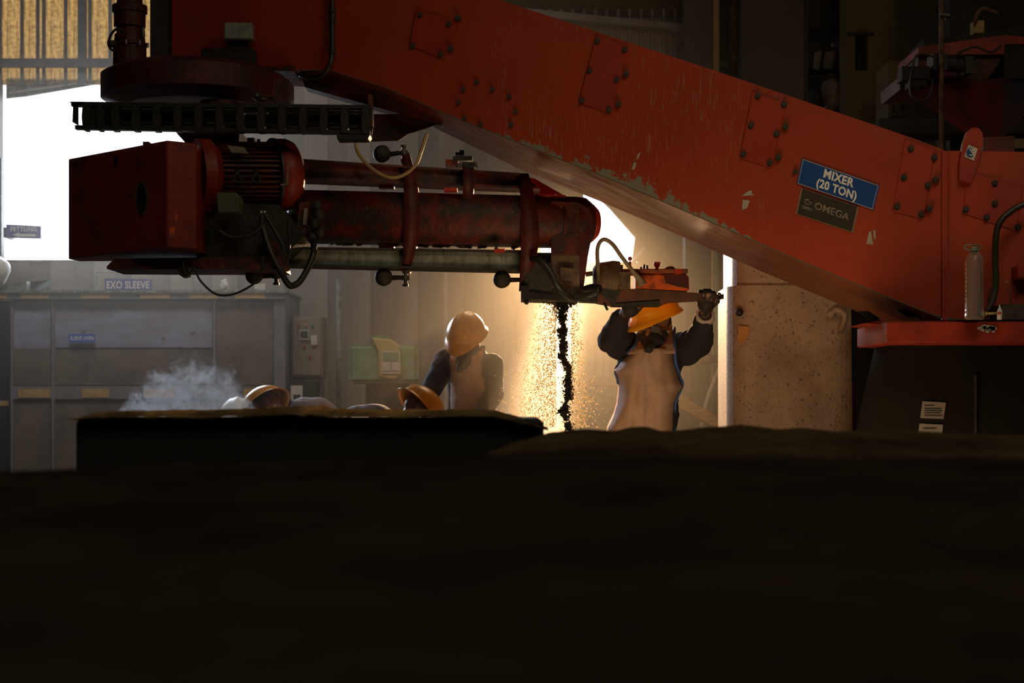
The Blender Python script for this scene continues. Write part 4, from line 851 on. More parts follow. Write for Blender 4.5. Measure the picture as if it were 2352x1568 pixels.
f = N(); tube(f, [at(x, y, 8.05) for x, y in ((1374, 645), (1373, 610), (1372, 575), (1378, 556), (1390, 550), (1408, 562), (1428, 590), (1450, 618), (1468, 640), (1476, 655))], lambda s: .010 if s < .8 else .010+.015*(s-.8)*5); O('flexible_hose', f, M('dusty_hose', (.42, .34, .22), (.24, .19, .12), .6, sc=20), ctl, smooth=True)
f = N(); tube(f, [at(1345, 630, 8.2), at(1368, 626, 8.2), at(1385, 618, 8.2)], .012); O('side_pipe', f, brownplate, ctl)
f = N(); cyl(f, at(1388, 697, 8.1), at(1395, 711, 8.08), .006); O('drain_stub', f, grime, ctl)
O('under_bracket', pp(N(), [(1404, 698), (1516, 690), (1516, 703), (1404, 703)], 8.09, .1), grime, ctl)

# ================================================================== PEOPLE
def remesh(bm, vox, smooth_it=4):
    me = bpy.data.meshes.new('tmp'); bm.to_mesh(me); bm.free(); o = bpy.data.objects.new('tmp', me); COL.objects.link(o)
    r = o.modifiers.new('r', 'REMESH'); r.mode = 'VOXEL'; r.voxel_size = vox
    s = o.modifiers.new('s', 'SMOOTH'); s.iterations = smooth_it; s.factor = .5
    ev = o.evaluated_get(bpy.context.evaluated_depsgraph_get()); me2 = bpy.data.meshes.new_from_object(ev)
    bpy.data.objects.remove(o); bpy.data.meshes.remove(me); b = N(); b.from_mesh(me2); bpy.data.meshes.remove(me2); return b
def wrinkle(bm, amp, sc, st=(1, 1, 1)):
    bm.normal_update()
    for v in bm.verts:
        p = Vector((v.co.x*st[0], v.co.y*st[1], v.co.z*st[2]))*sc
        v.co += v.normal*(noise.noise(p)*amp+abs(noise.noise(p*2.1+Vector((5, 5, 5))))*amp*.6)
    return bm
def basis(fwd, up):
    f = Vector(fwd).normalized(); u = Vector(up); r_ = f.cross(u).normalized(); u = r_.cross(f).normalized()
    m = Matrix((r_, f, u)).transposed().to_4x4(); return m           # local x right, y forward, z up
def head_bm(bm, c, Mh):
    """head in the local frame: x to the figure's right, y forward, z up"""
    L_ = lambda x, y, z: Vector(c)+(Mh @ Vector((x, y, z)))
    ball(bm, L_(0, -.008, .03), (.076, .096, .088), 24, Mh); ball(bm, L_(0, .012, -.03), (.062, .078, .085), 20, Mh)
    ball(bm, L_(0, .050, -.078), (.034, .034, .030), 14, Mh)                                   # chin
    for s in (-1, 1):
        ball(bm, L_(s*.040, .062, -.020), (.024, .022, .022), 12, Mh)                          # cheekbone
        ball(bm, L_(s*.028, .080, .022), (.024, .014, .009), 12, Mh)                           # brow
        ball(bm, L_(s*.079, -.008, -.008), (.010, .020, .032), 14, Mh); ball(bm, L_(s*.082, -.014, .008), (.012, .018, .018), 12, Mh)   # ear
        ball(bm, L_(s*.050, .02, -.062), (.020, .035, .024), 12, Mh)                           # jaw corner
        ball(bm, L_(s*.011, .093, -.036), (.009, .010, .008), 10, Mh)                          # nostril
    cap(bm, L_(0, .088, .012), L_(0, .104, -.028), .009, .013, 12)                             # nose
    ball(bm, L_(0, .083, -.055), (.024, .012, .007), 12, Mh); ball(bm, L_(0, .081, -.065), (.020, .012, .007), 12, Mh)
    return L_
def helmet(par, c, Mh, mat, r=(.118, .145, .118), peak=.045, label=None, strap_=True):
    """hard hat: ridged dome with a brim and peak; c is the head centre"""
    L_ = lambda x, y, z: Vector(c)+(Mh @ Vector((x, y, z))); bm = N(); nu, nv = 48, 14; rings = []
    for j in range(nv+1):
        ph = (j/nv)*PI/2*1.0; ring = []
        for i in range(nu):
            th = 2*PI*i/nu; cr = math.cos(ph); ridge = .006*math.exp(-(math.sin(th)*math.cos(ph)*1.0/.16)**2*0)*0
            x = r[0]*math.sin(th)*math.cos(PI/2-ph) ; y = r[1]*math.cos(th)*math.cos(PI/2-ph); z = r[2]*math.sin(PI/2-ph)
            rd = .007*math.exp(-(x/.014)**2)*math.sin(PI/2-ph*.9)+.004*(math.exp(-((abs(x)-.045)/.010)**2))*math.sin(PI/2-ph*.9)
            n_ = Vector((x, y, z)).normalized(); p = Vector((x, y, z))+n_*rd; ring.append(bm.verts.new(L_(p.x, p.y-.005, p.z+.035)))
        rings.append(ring)
    for k, (e, dz) in enumerate(((.008, -.010), (.024, -.022))):    # flared brim, long at the front
        ring = []
        for i in range(nu):
            th = 2*PI*i/nu; fr = max(0, math.cos(th))**2.5; ee = e+fr*peak*(k+1)/2
            ring.append(bm.verts.new(L_((r[0]+e*.6)*math.sin(th), (r[1]+ee)*math.cos(th)-.005, .035+dz-fr*.012*(k+1))))
        rings.append(ring)
    topv = bm.verts.new(L_(0, -.005, .035+r[2]+.007))
    for i in range(nu): bm.faces.new([topv, rings[1][i], rings[1][(i+1) % nu]])
    for v in rings[0]: bm.verts.remove(v)
    for A, B in zip(rings[1:], rings[2:]):
        for i in range(nu): bm.faces.new([A[i], B[i], B[(i+1) % nu], A[(i+1) % nu]])
    bmesh.ops.recalc_face_normals(bm, faces=bm.faces)
    h = O('helmet', bm, mat, par, label=label, smooth=True); s = h.modifiers.new('thick', 'SOLIDIFY'); s.thickness = .003; s.offset = -1
    if strap_:
        b = N()
        for i in range(4):
            a = PI/4+i*PI/2; tube(b, [L_(.1*math.sin(a), .12*math.cos(a), .04), L_(.07*math.sin(a), .08*math.cos(a), .105), L_(0, 0, .125)], .006, 6)
        tube(b, [L_(.088*math.sin(2*PI*i/20), .104*math.cos(2*PI*i/20), .045) for i in range(21)], .007, 6, 1); O('suspension', b, black, h)
    return h
def hand_bm(bm, w, palm_c, curl_axis, fingers, pr=.038):
    """w wrist point, palm_c palm centre, fingers: list of joint chains"""
    cap(bm, w, w.lerp(palm_c, .4), .026, .030, 12); ball(bm, palm_c, pr, 14); cap(bm, w.lerp(palm_c, .5), palm_c, .032, .036, 12)
    for ch in fingers:
        for a, b, in zip(ch, ch[1:]): cap(bm, a, b, .0115, .0105, 10)
    return bm
def body(par, J, head_c, Mh, hands, vox=.008):
    bm = N(); head_bm(bm, head_c, Mh); nb = head_c+(Mh @ Vector((0, -.015, -.09)))
    cap(bm, J['neck'], nb, .058, .052)
    cap(bm, J['chest'], J['waist'], .125, .115); cap(bm, J['waist'], J['hip'], .115, .125); cap(bm, J['neck'], J['chest'], .07, .13)
    for s in 'LR':
        cap(bm, J['chest'].lerp(J['sh'+s], .3), J['sh'+s], .085, .062); cap(bm, J['sh'+s], J['el'+s], .052, .042); cap(bm, J['el'+s], J['wr'+s], .042, .028)
        cap(bm, J['hip'].lerp(J['hp'+s], .4), J['hp'+s], .10, .088); cap(bm, J['hp'+s], J['kn'+s], .085, .056); cap(bm, J['kn'+s], J['an'+s], .056, .038); cap(bm, J['an'+s]-Vector((0, 0, .03)), J['an'+s]+J.get('toe', Vector((0, -.16, -.045))), .038, .030)
    for h in hands: hand_bm(bm, *h)
    bm = remesh(bm, vox, 3); return O('body', bm, skin, par, smooth=True)
def clothes(par, J, m_shirt, loose=.016, vox=.009, amp=.010):
    bm = N(); cap(bm, J['chest'], J['waist'], .14+loose, .13+loose); cap(bm, J['waist'], J['hip'], .13+loose, .14); cap(bm, J['neck']-Vector((0, 0, .02)), J['chest'], .075, .135+loose*.5)
    for s in 'LR':
        cap(bm, J['chest'].lerp(J['sh'+s], .3), J['sh'+s], .095+loose*.5, .068+loose*.5); cap(bm, J['sh'+s], J['el'+s], .060+loose, .052+loose); cap(bm, J['el'+s], J['wr'+s].lerp(J['el'+s], .12), .052+loose, .036+loose*.5)
    bm = wrinkle(remesh(bm, vox, 3), amp, 11); O('shirt', bm, m_shirt, par, smooth=True)
    bm = N()
    for s in 'LR':
        cap(bm, J['hip'].lerp(J['hp'+s], .3), J['hp'+s], .125, .105); cap(bm, J['hp'+s], J['kn'+s], .10, .078); cap(bm, J['kn'+s], J['an'+s]+Vector((0, 0, .03)), .078, .062)
    O('trousers', wrinkle(remesh(bm, .012, 3), .012, 9), trouser_m, par, smooth=True)
    bm = N()
    for s in 'LR': cap(bm, J['an'+s]+Vector((0, 0, .02)), J['an'+s]-Vector((0, 0, .02)), .052, .05); cap(bm, J['an'+s]-Vector((0, 0, .03)), J['an'+s]+J.get('toe', Vector((0, -.16, -.045))), .050, .042)
    zf = 0
    bm = remesh(bm, .012, 2)
    for v in bm.verts: v.co.z = max(v.co.z, .004)
    O('boots', bm, black, par, smooth=True)
def apron(par, rows, Yf, bulge, seam=True, wr=.013, side=.10):
    """rows of (py, px_left, px_right); a bowed leather sheet in front of the body"""
    P = []; rows = sorted(rows)
    ys = []; 
    for a, b in zip(rows, rows[1:]):
        n = max(1, int((b[0]-a[0])/6))
        for i in range(n): ys.append([a[k]+(b[k]-a[k])*i/n for k in range(3)])
    ys.append(list(rows[-1])); bm = N(); nx = 26
    for y, l, r_ in ys:
        row = []
        for i in range(nx+1):
            u = i/nx; px = l+(r_-l)*u; Y = (Yf(y) if callable(Yf) else Yf)-bulge*(1-(2*u-1)**2)+side*abs(2*u-1)**6
            p = at(px, y, Y); p.y += .010*math.exp(-((y-907+.12*(px-l))/4)**2)-.006*math.exp(-((px-(l+r_)*.5+8+.1*(y-800))/5)**2); p.y += noise.noise(Vector((px*.022, y*.010, 1.7)))*wr*2.2+noise.noise(Vector((px*.06, y*.02, 7)))*wr
            row.append(bm.verts.new(p))
        P.append(row)
    for A, B in zip(P, P[1:]):
        for i in range(nx): bm.faces.new([A[i], B[i], B[i+1], A[i+1]])
    L_e = [r[0].co.copy() for r in P]; R_e = [r[-1].co.copy() for r in P]
    o = O('apron', bm, leather, par, smooth=True); s = o.modifiers.new('thick', 'SOLIDIFY'); s.thickness = .004
    return o, L_e, R_e

# ---- right worker: raises both arms to hold the control bar
Y2 = 8.52
p2 = T('person', (at(1490, 0, Y2).x, Y2, 0), 'person in yellow helmet and pale leather apron raising both gloved hands to the bar', 'person')
def q(px, py, dy=0): return at(px, py, Y2+dy)
hc = q(1502, 752, -.05)
Mh = basis((-.38, -1, -.14), (.12, -.14, 1))
gx = q(1490, 0).x
J = dict(neck=q(1502, 792, .03), chest=q(1494, 838, .03), waist=q(1490, 905, .03), hip=Vector((gx, Y2+.03, .93)),
         shR=q(1447, 800, .02), elR=q(1404, 780, -.13), wrR=q(1428, 728, -.20), shL=q(1548, 808, .02), elL=q(1604, 792, -.08), wrL=q(1620, 722, -.26),
         hpR=Vector((gx-.10, Y2+.03, .88)), hpL=Vector((gx+.10, Y2+.03, .88)), knR=Vector((gx-.16, Y2-.02, .48)), knL=Vector((gx+.14, Y2+.02, .48)), anR=Vector((gx-.20, Y2+.04, .085)), anL=Vector((gx+.17, Y2+.06, .085)))
def grip(wr, pc, sgn):
    """gloved hand closed round the bar: four bent fingers over the front, thumb beneath"""
    F_ = []
    for i in range(4):
        x = pc.x+(i-1.5)*.021; ln = (.9, 1.0, .96, .8)[i]
        F_.append([Vector((x, pc.y-.01, pc.z+.012)), Vector((x, pc.y-.046, pc.z+.030*ln)), Vector((x, pc.y-.052, pc.z+.052*ln)), Vector((x, pc.y-.030, pc.z+.062*ln))])
    F_.append([Vector((pc.x+sgn*.032, pc.y, pc.z-.012)), Vector((pc.x+sgn*.052, pc.y-.020, pc.z+.008)), Vector((pc.x+sgn*.050, pc.y-.034, pc.z+.028))])
    return (wr, pc, None, F_)
hL = grip(J['wrL'], q(1622, 697, -.34), 1); hR = grip(J['wrR'], q(1448, 708, -.33), 1)
body(p2, J, hc, Mh, [hL, hR]); clothes(p2, J, shirt_m, .020, amp=.014)
for s, h in (('left', hL), ('right', hR)):
    bm = N(); hand_bm(bm, h[0], h[1], None, h[3], .043)
    for v in bm.verts: pass
    O('glove', wrinkle(remesh(bm, .005, 2), .003, 40), glove_m, p2, smooth=True)
    d_ = (h[1]-h[0]).normalized(); b = N(); lathe(b, h[0]-d_*.035, d_, [(0, .044), (.002, .047), (.034, .045), (.036, .040)], 24); O('glove_cuff', b, cuff_m, p2, smooth=True)
helmet(p2, hc+(Mh @ Vector((0, 0, .046))), basis((-.75, -.85, -.36), (-.20, -.22, 1)), helm_y, label='bright yellow helmet tilted down over the brow')
Lh = lambda x, y, z: hc+(Mh @ Vector((x, y, z)))
b = N(); ball(b, Lh(0, -.022, .02), (.080, .088, .088), 20, Mh); b = wrinkle(b, .003, 60); O('hair', b, hair_m, p2, smooth=True)
for s in (-1, 1):
    b = N(); ball(b, Lh(s*.030, .074, .004), .012, 12); O('eye', b, M('eye_white', (.5, .45, .4), (.4, .35, .3), .3, bump=0) if 'eye_white' not in bpy.data.materials else bpy.data.materials['eye_white'], p2, smooth=True)
b = N(); 
for s in (-1, 1): tube(b, [Lh(s*.032+.028*math.cos(a), .094-.016*abs(math.cos(a))*(1 if math.cos(a)*s > 0 else .2), .004+.020*math.sin(a)) for a in [i*PI/8 for i in range(17)]], .0022, 6, 2)
tube(b, [Lh(-.008, .098, .006), Lh(.008, .098, .006)], .003, 6, smooth=False)
for s in (-1, 1): tube(b, [Lh(s*.060, .086, .006), Lh(s*.082, .04, .006), Lh(s*.086, -.01, .006)], .0026, 6)
O('goggle_frame', b, black, p2)
for s in (-1, 1):
    b = N(); ball(b, Lh(s*.032, .090, .004), (.028, .004, .019), 14, Mh); O('goggle_lens', b, lens, p2, smooth=True)
# cloth wrapped over nose, mouth and neck
b = N(); ball(b, Lh(0, .018, -.060), (.080, .092, .066), 20, Mh); ball(b, Lh(0, .072, -.050), (.046, .042, .038), 16, Mh)
cap(b, q(1503, 785, -.06), q(1500, 790, -.12), .082, .060); cap(b, q(1500, 788, -.12), q(1490, 802, -.205), .052, .022)
b = wrinkle(remesh(b, .006, 3), .004, 28); O('face_cloth', b, mask_m, p2, label='dark cloth wrapped over mouth and neck', smooth=True)
ap, Le, Re = apron(p2, [(800, 1447, 1549), (815, 1438, 1550), (832, 1424, 1553), (850, 1410, 1558), (868, 1417, 1562), (888, 1420, 1571), (903, 1419, 1560), (925, 1416, 1551), (950, 1408, 1549), (980, 1394, 1550), (1100, 1388, 1562), (1240, 1380, 1570)],
                   lambda y: Y2-.15+max(0, (y-905))*.0003, .055)
b = N(); tube(b, [p-Vector((0, .004, 0)) for p in Re[::3]], .0065, 8, 3); O('apron_binding', b, bluetrim, ap, smooth=True)
b = N(); tube(b, [p-Vector((0, .004, 0)) for p in Le[:14:2]], .0055, 8, 3); O('apron_binding', b, bluetrim, ap, smooth=True)
def strip(rows, Yb, th=.005):
    bm = N(); P = [[bm.verts.new(at(l+(r_-l)*k/4, y, Yb+dy+.012*abs(k/2-1)**2)) for k in range(5)] for l, r_, y, dy in rows]
    for A, B in zip(P, P[1:]):
        for k in range(4): bm.faces.new([A[k], B[k], B[k+1], A[k+1]])
    return bm
def thick(o, t_=.005): m_ = o.modifiers.new('thick', 'SOLIDIFY'); m_.thickness = t_; return o
st = thick(O('apron_strap', strip([(1535, 1549, 756, -.03), (1530, 1550, 772, -.10), (1517, 1551, 790, -.165), (1500, 1551, 806, -.198), (1496, 1551, 812, -.20)], Y2), leather, p2))
b = N(); tube(b, [q(1549, 753, -.03), q(1549, 775, -.11), q(1550, 800, -.17), q(1552, 832, -.16), q(1560, 856, -.10)], .0075, 8); O('strap_binding', b, bluetrim, st, smooth=True)
st = thick(O('apron_strap', strip([(1464, 1470, 768, -.05), (1462, 1477, 785, -.12), (1455, 1487, 798, -.17), (1446, 1497, 807, -.19), (1442, 1498, 812, -.195)], Y2), leather, p2))
b = N(); tube(b, [q(1465, 764, -.04), q(1462, 785, -.12), q(1454, 798, -.16), q(1440, 812, -.16)], .007, 8); O('strap_binding', b, bluetrim, st, smooth=True)

# ---- middle worker: looks down, arms lowered onto the mould
Y1 = 10.3
p1 = T('person', (at(1085, 0, Y1).x, Y1, 0), 'person in orange-yellow helmet bending over the mould with head bowed', 'person')
def q1(px, py, dy=0): return at(px, py, Y1+dy)
hc = q1(1072, 775, -.12); Mh = basis((-.40, -1, -.62), (-.16, -.5, 1)); gx = q1(1090, 0).x
J = dict(neck=q1(1078, 812, .05), chest=q1(1080, 850, .06), waist=q1(1086, 930, .12), hip=Vector((gx, Y1+.2, .93)),
         shR=q1(1026, 828, .02), elR=q1(994, 890, -.12), wrR=q1(960, 935, -.28), shL=q1(1128, 838, .02), elL=q1(1134, 905, -.08), wrL=q1(1098, 962, -.26),
         hpR=Vector((gx-.10, Y1+.2, .88)), hpL=Vector((gx+.10, Y1+.2, .88)), knR=Vector((gx-.13, Y1+.12, .48)), knL=Vector((gx+.13, Y1+.14, .48)), anR=Vector((gx-.15, Y1+.2, .085)), anL=Vector((gx+.15, Y1+.24, .085)))
def rest(wr, sgn):
    d = Vector((-.25, -.9, -.35)).normalized(); pc = wr+d*.07; F_ = []
    for i in range(4):
        o = Vector(((i-1.5)*.021, 0, 0)); ln = (.9, 1, .95, .78)[i]
        F_.append([pc+o+d*.01, pc+o+d*.045*ln, pc+o+d*.065*ln+Vector((0, 0, -.02)), pc+o+d*.07*ln+Vector((0, 0, -.04))])
    F_.append([pc+Vector((sgn*.03, 0, 0)), pc+Vector((sgn*.052, 0, 0))+d*.03, pc+Vector((sgn*.05, 0, -.01))+d*.055]); return (wr, pc, None, F_)
H = [rest(J['wrR'], 1), rest(J['wrL'], -1)]
body(p1, J, hc, Mh, H); clothes(p1, J, shirt_m, .012, amp=.008)
for h in H: b = N(); hand_bm(b, h[0], h[1], None, h[3], .042); O('glove', remesh(b, .006, 2), glove_m, p1, smooth=True)
helmet(p1, hc+Vector((0, 0, -.005)), Mh, helm_o, r=(.113, .14, .120), label='orange-yellow helmet seen from the front top')
b = N(); ball(b, hc+(Mh @ Vector((0, .02, -.055))), (.078, .09, .06), 18, Mh); cap(b, q1(1076, 806, -.03), q1(1066, 826, -.14), .085, .055); cap(b, q1(1068, 826, -.14), q1(1054, 850, -.22), .045, .018)
O('face_cloth', wrinkle(remesh(b, .007, 3), .004, 24), mask_m, p1, label='dark cloth hanging from the face over the chest', smooth=True)
ap, Le, Re = apron(p1, [(806, 1034, 1108), (830, 1027, 1109), (865, 1030, 1113), (885, 1033, 1128), (900, 1033, 1138), (950, 1032, 1136), (1050, 1030, 1140), (1150, 1030, 1140)], lambda y: Y1-.11+max(0, y-850)*.0006, .05, wr=.006)
for E in (Le, Re): b = N(); tube(b, [p-Vector((0, .004, 0)) for p in E[::3]], .0055, 8, 3); O('apron_binding', b, bluetrim, ap, smooth=True)
st = O('apron_strap', pp(N(), [(1094, 797, Y1-.06), (1115, 795, Y1-.02), (1109, 830, Y1-.12), (1088, 835, Y1-.14)], Y1, .006), leather, p1)
b = N(); tube(b, [q1(1094, 796, -.06), q1(1114, 795, -.03), q1(1112, 815, -.10), q1(1108, 832, -.13)], .006, 8, smooth=False); O('strap_binding', b, bluetrim, st)
b = N(); tube(b, [q1(1126, 888, -.02), q1(1144, 888, .02), q1(1139, 905, .0), q1(1134, 950, .0)], .006, 8); O('apron_tie', b, bluetrim, ap)

# ---- two stooping workers, seen as helmets and backs over the mould edge
def stooper(hx, hy, Yc, side, mat_s, helm, lab, fwd, up, bx, by):
    """side: +1 body extends to the right of the head"""
    p = T('person', (at(bx, 0, Yc).x, Yc+.1, 0), lab, 'person'); hc = at(hx, hy, Yc); hipx = at(bx, 0, Yc).x; zb = at(0, by, Yc).z-.14
    J = dict(neck=hc+Vector((side*.11, .03, -.005)), chest=Vector((hc.x+side*.25, Yc+.04, zb)), waist=Vector(((hc.x+side*.25+hipx)/2, Yc+.06, zb+.005)), hip=Vector((hipx, Yc+.1, zb-.06)))
    J['chest'].z = zb; J['neck'].z = min(J['neck'].z, zb+.02)
    for s, k in (('L', -1), ('R', 1)):
        J['sh'+s] = J['chest']+Vector((-side*.06, k*.15, -.02)); J['el'+s] = J['sh'+s]+Vector((-side*.05, k*.04, -.26)); J['wr'+s] = J['el'+s]+Vector((-side*.12, -k*.03, -.12))
        J['hp'+s] = J['hip']+Vector((0, k*.10, -.08)); J['kn'+s] = Vector((hipx-side*.10, Yc+.1+k*.11, .5)); J['an'+s] = Vector((hipx+side*.02, Yc+.1+k*.12, .085))
    J['toe'] = Vector((-side*.16, 0, -.045)); Mh = basis(fwd, up)
    H = [(J['wr'+s], J['wr'+s]+Vector((-side*.05, 0, -.05)), None, [[J['wr'+s]+Vector((-side*(.06), (i-1.5)*.02, -.06)), J['wr'+s]+Vector((-side*.09, (i-1.5)*.021, -.10)), J['wr'+s]+Vector((-side*.08, (i-1.5)*.021, -.13))] for i in range(4)]+[[J['wr'+s]+Vector((-side*.04, -.03, -.05)), J['wr'+s]+Vector((-side*.07, -.055, -.08))]]) for s in 'LR']
    body(p, J, hc, Mh, H, .010); clothes(p, J, mat_s, .010, .011, .008); helmet(p, hc, Mh, helm); return p, hc, Mh
stooper(612, 940, 10.35, 1, grey_shirt, helm_y, 'person in yellow helmet stooping, mauve-grey back just above the mould', (-.80, -.30, -.50), (-.38, .62, .66), 745, 914)
stooper(958, 948, 9.65, -1, blue_shirt, helm_y, 'person in tilted yellow helmet whose hollow inside shows, blue-grey back', (.75, -.1, -.8), (.78, .42, .5), 800, 930)
bm = N()
sc = T('person', (at(545, 0, 11.2).x, 11.2, 0), 'person whose pale helmet top barely shows beside the steam', 'person')
hc3 = at(545, 968, 11.2); J3 = dict(neck=hc3+Vector((.02, .10, -.06)), chest=hc3+Vector((.02, .2, -.16)), waist=hc3+Vector((.02, .30, -.30)), hip=Vector((hc3.x+.02, 11.62, .62)))
for s, k in (('L', 1), ('R', -1)):
    J3['sh'+s] = J3['chest']+Vector((k*.16, 0, -.02)); J3['el'+s] = J3['sh'+s]+Vector((k*.04, -.10, -.25)); J3['wr'+s] = J3['el'+s]+Vector((-k*.03, -.20, -.02))
    J3['hp'+s] = J3['hip']+Vector((k*.10, 0, -.05)); J3['kn'+s] = Vector((hc3.x+k*.14, 11.30, .42)); J3['an'+s] = Vector((hc3.x+k*.14, 11.55, .085))
Mh3 = basis((0, -1, -.7), (0, -.5, 1))
H3 = [(J3['wr'+s], J3['wr'+s]+Vector((0, -.06, 0)), None, [[J3['wr'+s]+Vector(((i-1.5)*.02, -.07, 0)), J3['wr'+s]+Vector(((i-1.5)*.021, -.11, -.01)), J3['wr'+s]+Vector(((i-1.5)*.021, -.13, -.035))] for i in range(4)]+[[J3['wr'+s]+Vector((.03, -.05, 0)), J3['wr'+s]+Vector((.045, -.09, 0))]]) for s in 'LR']
body(sc, J3, hc3, Mh3, H3, .010); clothes(sc, J3, shirt_m, .012, .011, .008); helmet(sc, hc3, Mh3, M('pale_helmet_plastic', (.6, .5, .36), (.5, .4, .28), .4))

# mould box between the workers (its top below the rim of the near mould)
mb = T('casting_mould', (at(900, 0, 8.7).x, 8.6, 0), 'wide dark moulding box under the falling sand, behind the near mould', 'mould')
O('mould_walls', bevel(box(N(), at(560, 0, 8.7).x, at(1385, 0, 8.2).x, 7.9, 9.2, 0, .86), .01), grime, mb)
bm = N(); bmesh.ops.create_grid(bm, x_segments=60, y_segments=40, size=1)
for v in bm.verts:
    x = -1.3+(v.co.x+1)*.86; y = 8.55+v.co.y*.62; cx_ = at(1300, 0, 8.1).x
    v.co = Vector((x, y, .865+.10*math.exp(-((x-cx_)**2+(y-8.1)**2)/.05)+.02*noise.noise(Vector((x*6, y*6, 0)))))
O('sand_fill', bm, sandb, mb, kind='stuff', smooth=True)

# ================================================================== FALLING SAND
SY = 8.1; stc = lambda y: 1290+ (y-690)*.055+4*math.sin((y-690)*.045)
vol_b = N()
random.seed(11)
def lump(bm, c, r, sub=1):
    q_ = bmesh.ops.create_icosphere(bm, subdivisions=sub, radius=r); off_ = Vector((random.random()*50, random.random()*50, 0))
    for v in q_['verts']:
        v.co = Vector((v.co.x*(1+.5*noise.noise(v.co/r*1.3+off_)), v.co.y*(1+.4*noise.noise(v.co/r*1.1+off_)), v.co.z*(1.15+.7*noise.noise(v.co/r+off_))))+c
wob = lambda y: stc(y)+9*noise.noise(Vector((1.3, 0, y*.028)))
for i in range(2600):
    y = 688+(random.random()**.95)*305; n_ = noise.noise(Vector((7, 0, y*.045))); w = 7.5+11*max(0, n_+.15)+13*math.exp(-((y-694)/20)**2)
    g = random.gauss(0, 1); px = wob(y)+g*w*.55
    if n_ < -.25 and random.random() < .55: continue
    rr = (abs(random.gauss(0, 1))*.0034+.0018)*(1 if abs(g) < 1 else .6)
    if random.random() < .28: px = wob(y)+g*w*1.15; rr *= .6
    lump(vol_b, at(px, y, SY+random.gauss(0, .018)), rr, 1)
for i in range(60):
    y = 690+i*4.9+random.uniform(-3, 3); n_ = noise.noise(Vector((7, 0, y*.045)))
    if n_ > -.12: lump(vol_b, at(wob(y)+random.gauss(0, 3.5), y, SY), random.uniform(.007, .012)*(1+.7*max(0, n_)), 2)
for i in range(60):
    x = random.gauss(1290, 18); lump(vol_b, at(x, 692+random.random()*22*math.exp(-((x-1290)/24)**2), SY), random.uniform(.003, .010))
O('falling_sand', vol_b, chunk, label='dark lumpy stream of moulding sand falling from the mixing head', cat='sand', kind='stuff')
gb = N(); verts = []; faces = []
def tetra(c, r):
    k = len(verts); R_ = Matrix.Rotation(random.random()*6, 3, 'X') @ Matrix.Rotation(random.random()*6, 3, 'Z')
    for v in ((1, 1, 1), (1, -1, -1), (-1, 1, -1), (-1, -1, 1)): verts.append(c+(R_ @ Vector(v))*r*.6)
    faces.extend([(k, k+1, k+2), (k, k+3, k+1), (k, k+2, k+3), (k+1, k+3, k+2)])
for i in range(9000):
    t_ = random.random()**.75; y = 692+t_*290
    if random.random() < .72: px = 1282-abs(random.gauss(0, 1))*(14+46*t_)-4
    else: px = 1312+abs(random.gauss(0, 1))*(7+22*t_)
    if px < 1130: continue
    tetra(at(px, y, SY+random.gauss(0, .06+.08*t_)), random.choice((.0012, .0016, .0022, .0030, .0045)) * random.uniform(.7, 1.2))
me = bpy.data.meshes.new('sand_spray'); me.from_pydata([tuple(v-at(1290, 840, SY)) for v in verts], [], faces); me.materials.append(grain)
o = bpy.data.objects.new('sand_spray', me); COL.objects.link(o); put(o, at(1290, 840, SY), None, 'bright spray of fine sand grains around the dark falling stream', 'sand', None, 'stuff')

# dust lit around the stream, narrow at the head and wider below
def dust_den(t):
    tc = nd(t, 'ShaderNodeTexCoord'); sp = nd(t, 'ShaderNodeSeparateXYZ'); t.links.new(tc.outputs['Generated'], sp.inputs[0])
    x, y, z = sp.outputs
    cen = mth(t, 'ADD', mth(t, 'MULTIPLY', mth(t, 'SUBTRACT', 1, z), -.10), .70)           # axis drifts left going down
    wd = mth(t, 'ADD', mth(t, 'MULTIPLY', mth(t, 'SUBTRACT', 1, z), .17), .16)
    gt = mth(t, 'GREATER_THAN', x, cen); wd = mth(t, 'ADD', wd, mth(t, 'MULTIPLY', gt, mth(t, 'SUBTRACT', .13, wd)))
    dx = mth(t, 'DIVIDE', mth(t, 'SUBTRACT', x, cen), wd); dy = mth(t, 'DIVIDE', mth(t, 'SUBTRACT', y, .5), .26)
    g = mth(t, 'EXPONENT', mth(t, 'MULTIPLY', mth(t, 'ADD', mth(t, 'MULTIPLY', dx, dx), mth(t, 'MULTIPLY', dy, dy)), -1.0))
    n = ramp(t, noi(t, tc.outputs['Object'], 9, 4, .6, .3, (1, 1, .45)), [(.30, gry(.25)), (.75, gry(1))])
    top = ramp(t, z, [(0, gry(.55)), (.5, gry(.8)), (1, gry(1))])
    return mth(t, 'MULTIPLY', mth(t, 'MULTIPLY', mth(t, 'MULTIPLY', g, n), top), 6.0)
dm = vol('dust_scatter', (1, .93, .82), 1, .6, dust_den)
O('dust_plume', box(N(), at(1120, 0, SY).x, at(1372, 0, SY).x, SY-.02, SY+.36, at(0, 1010, SY).z, at(0, 692, SY).z), dm, label='glowing cloud of fine dust around the falling sand', cat='dust', kind='stuff')
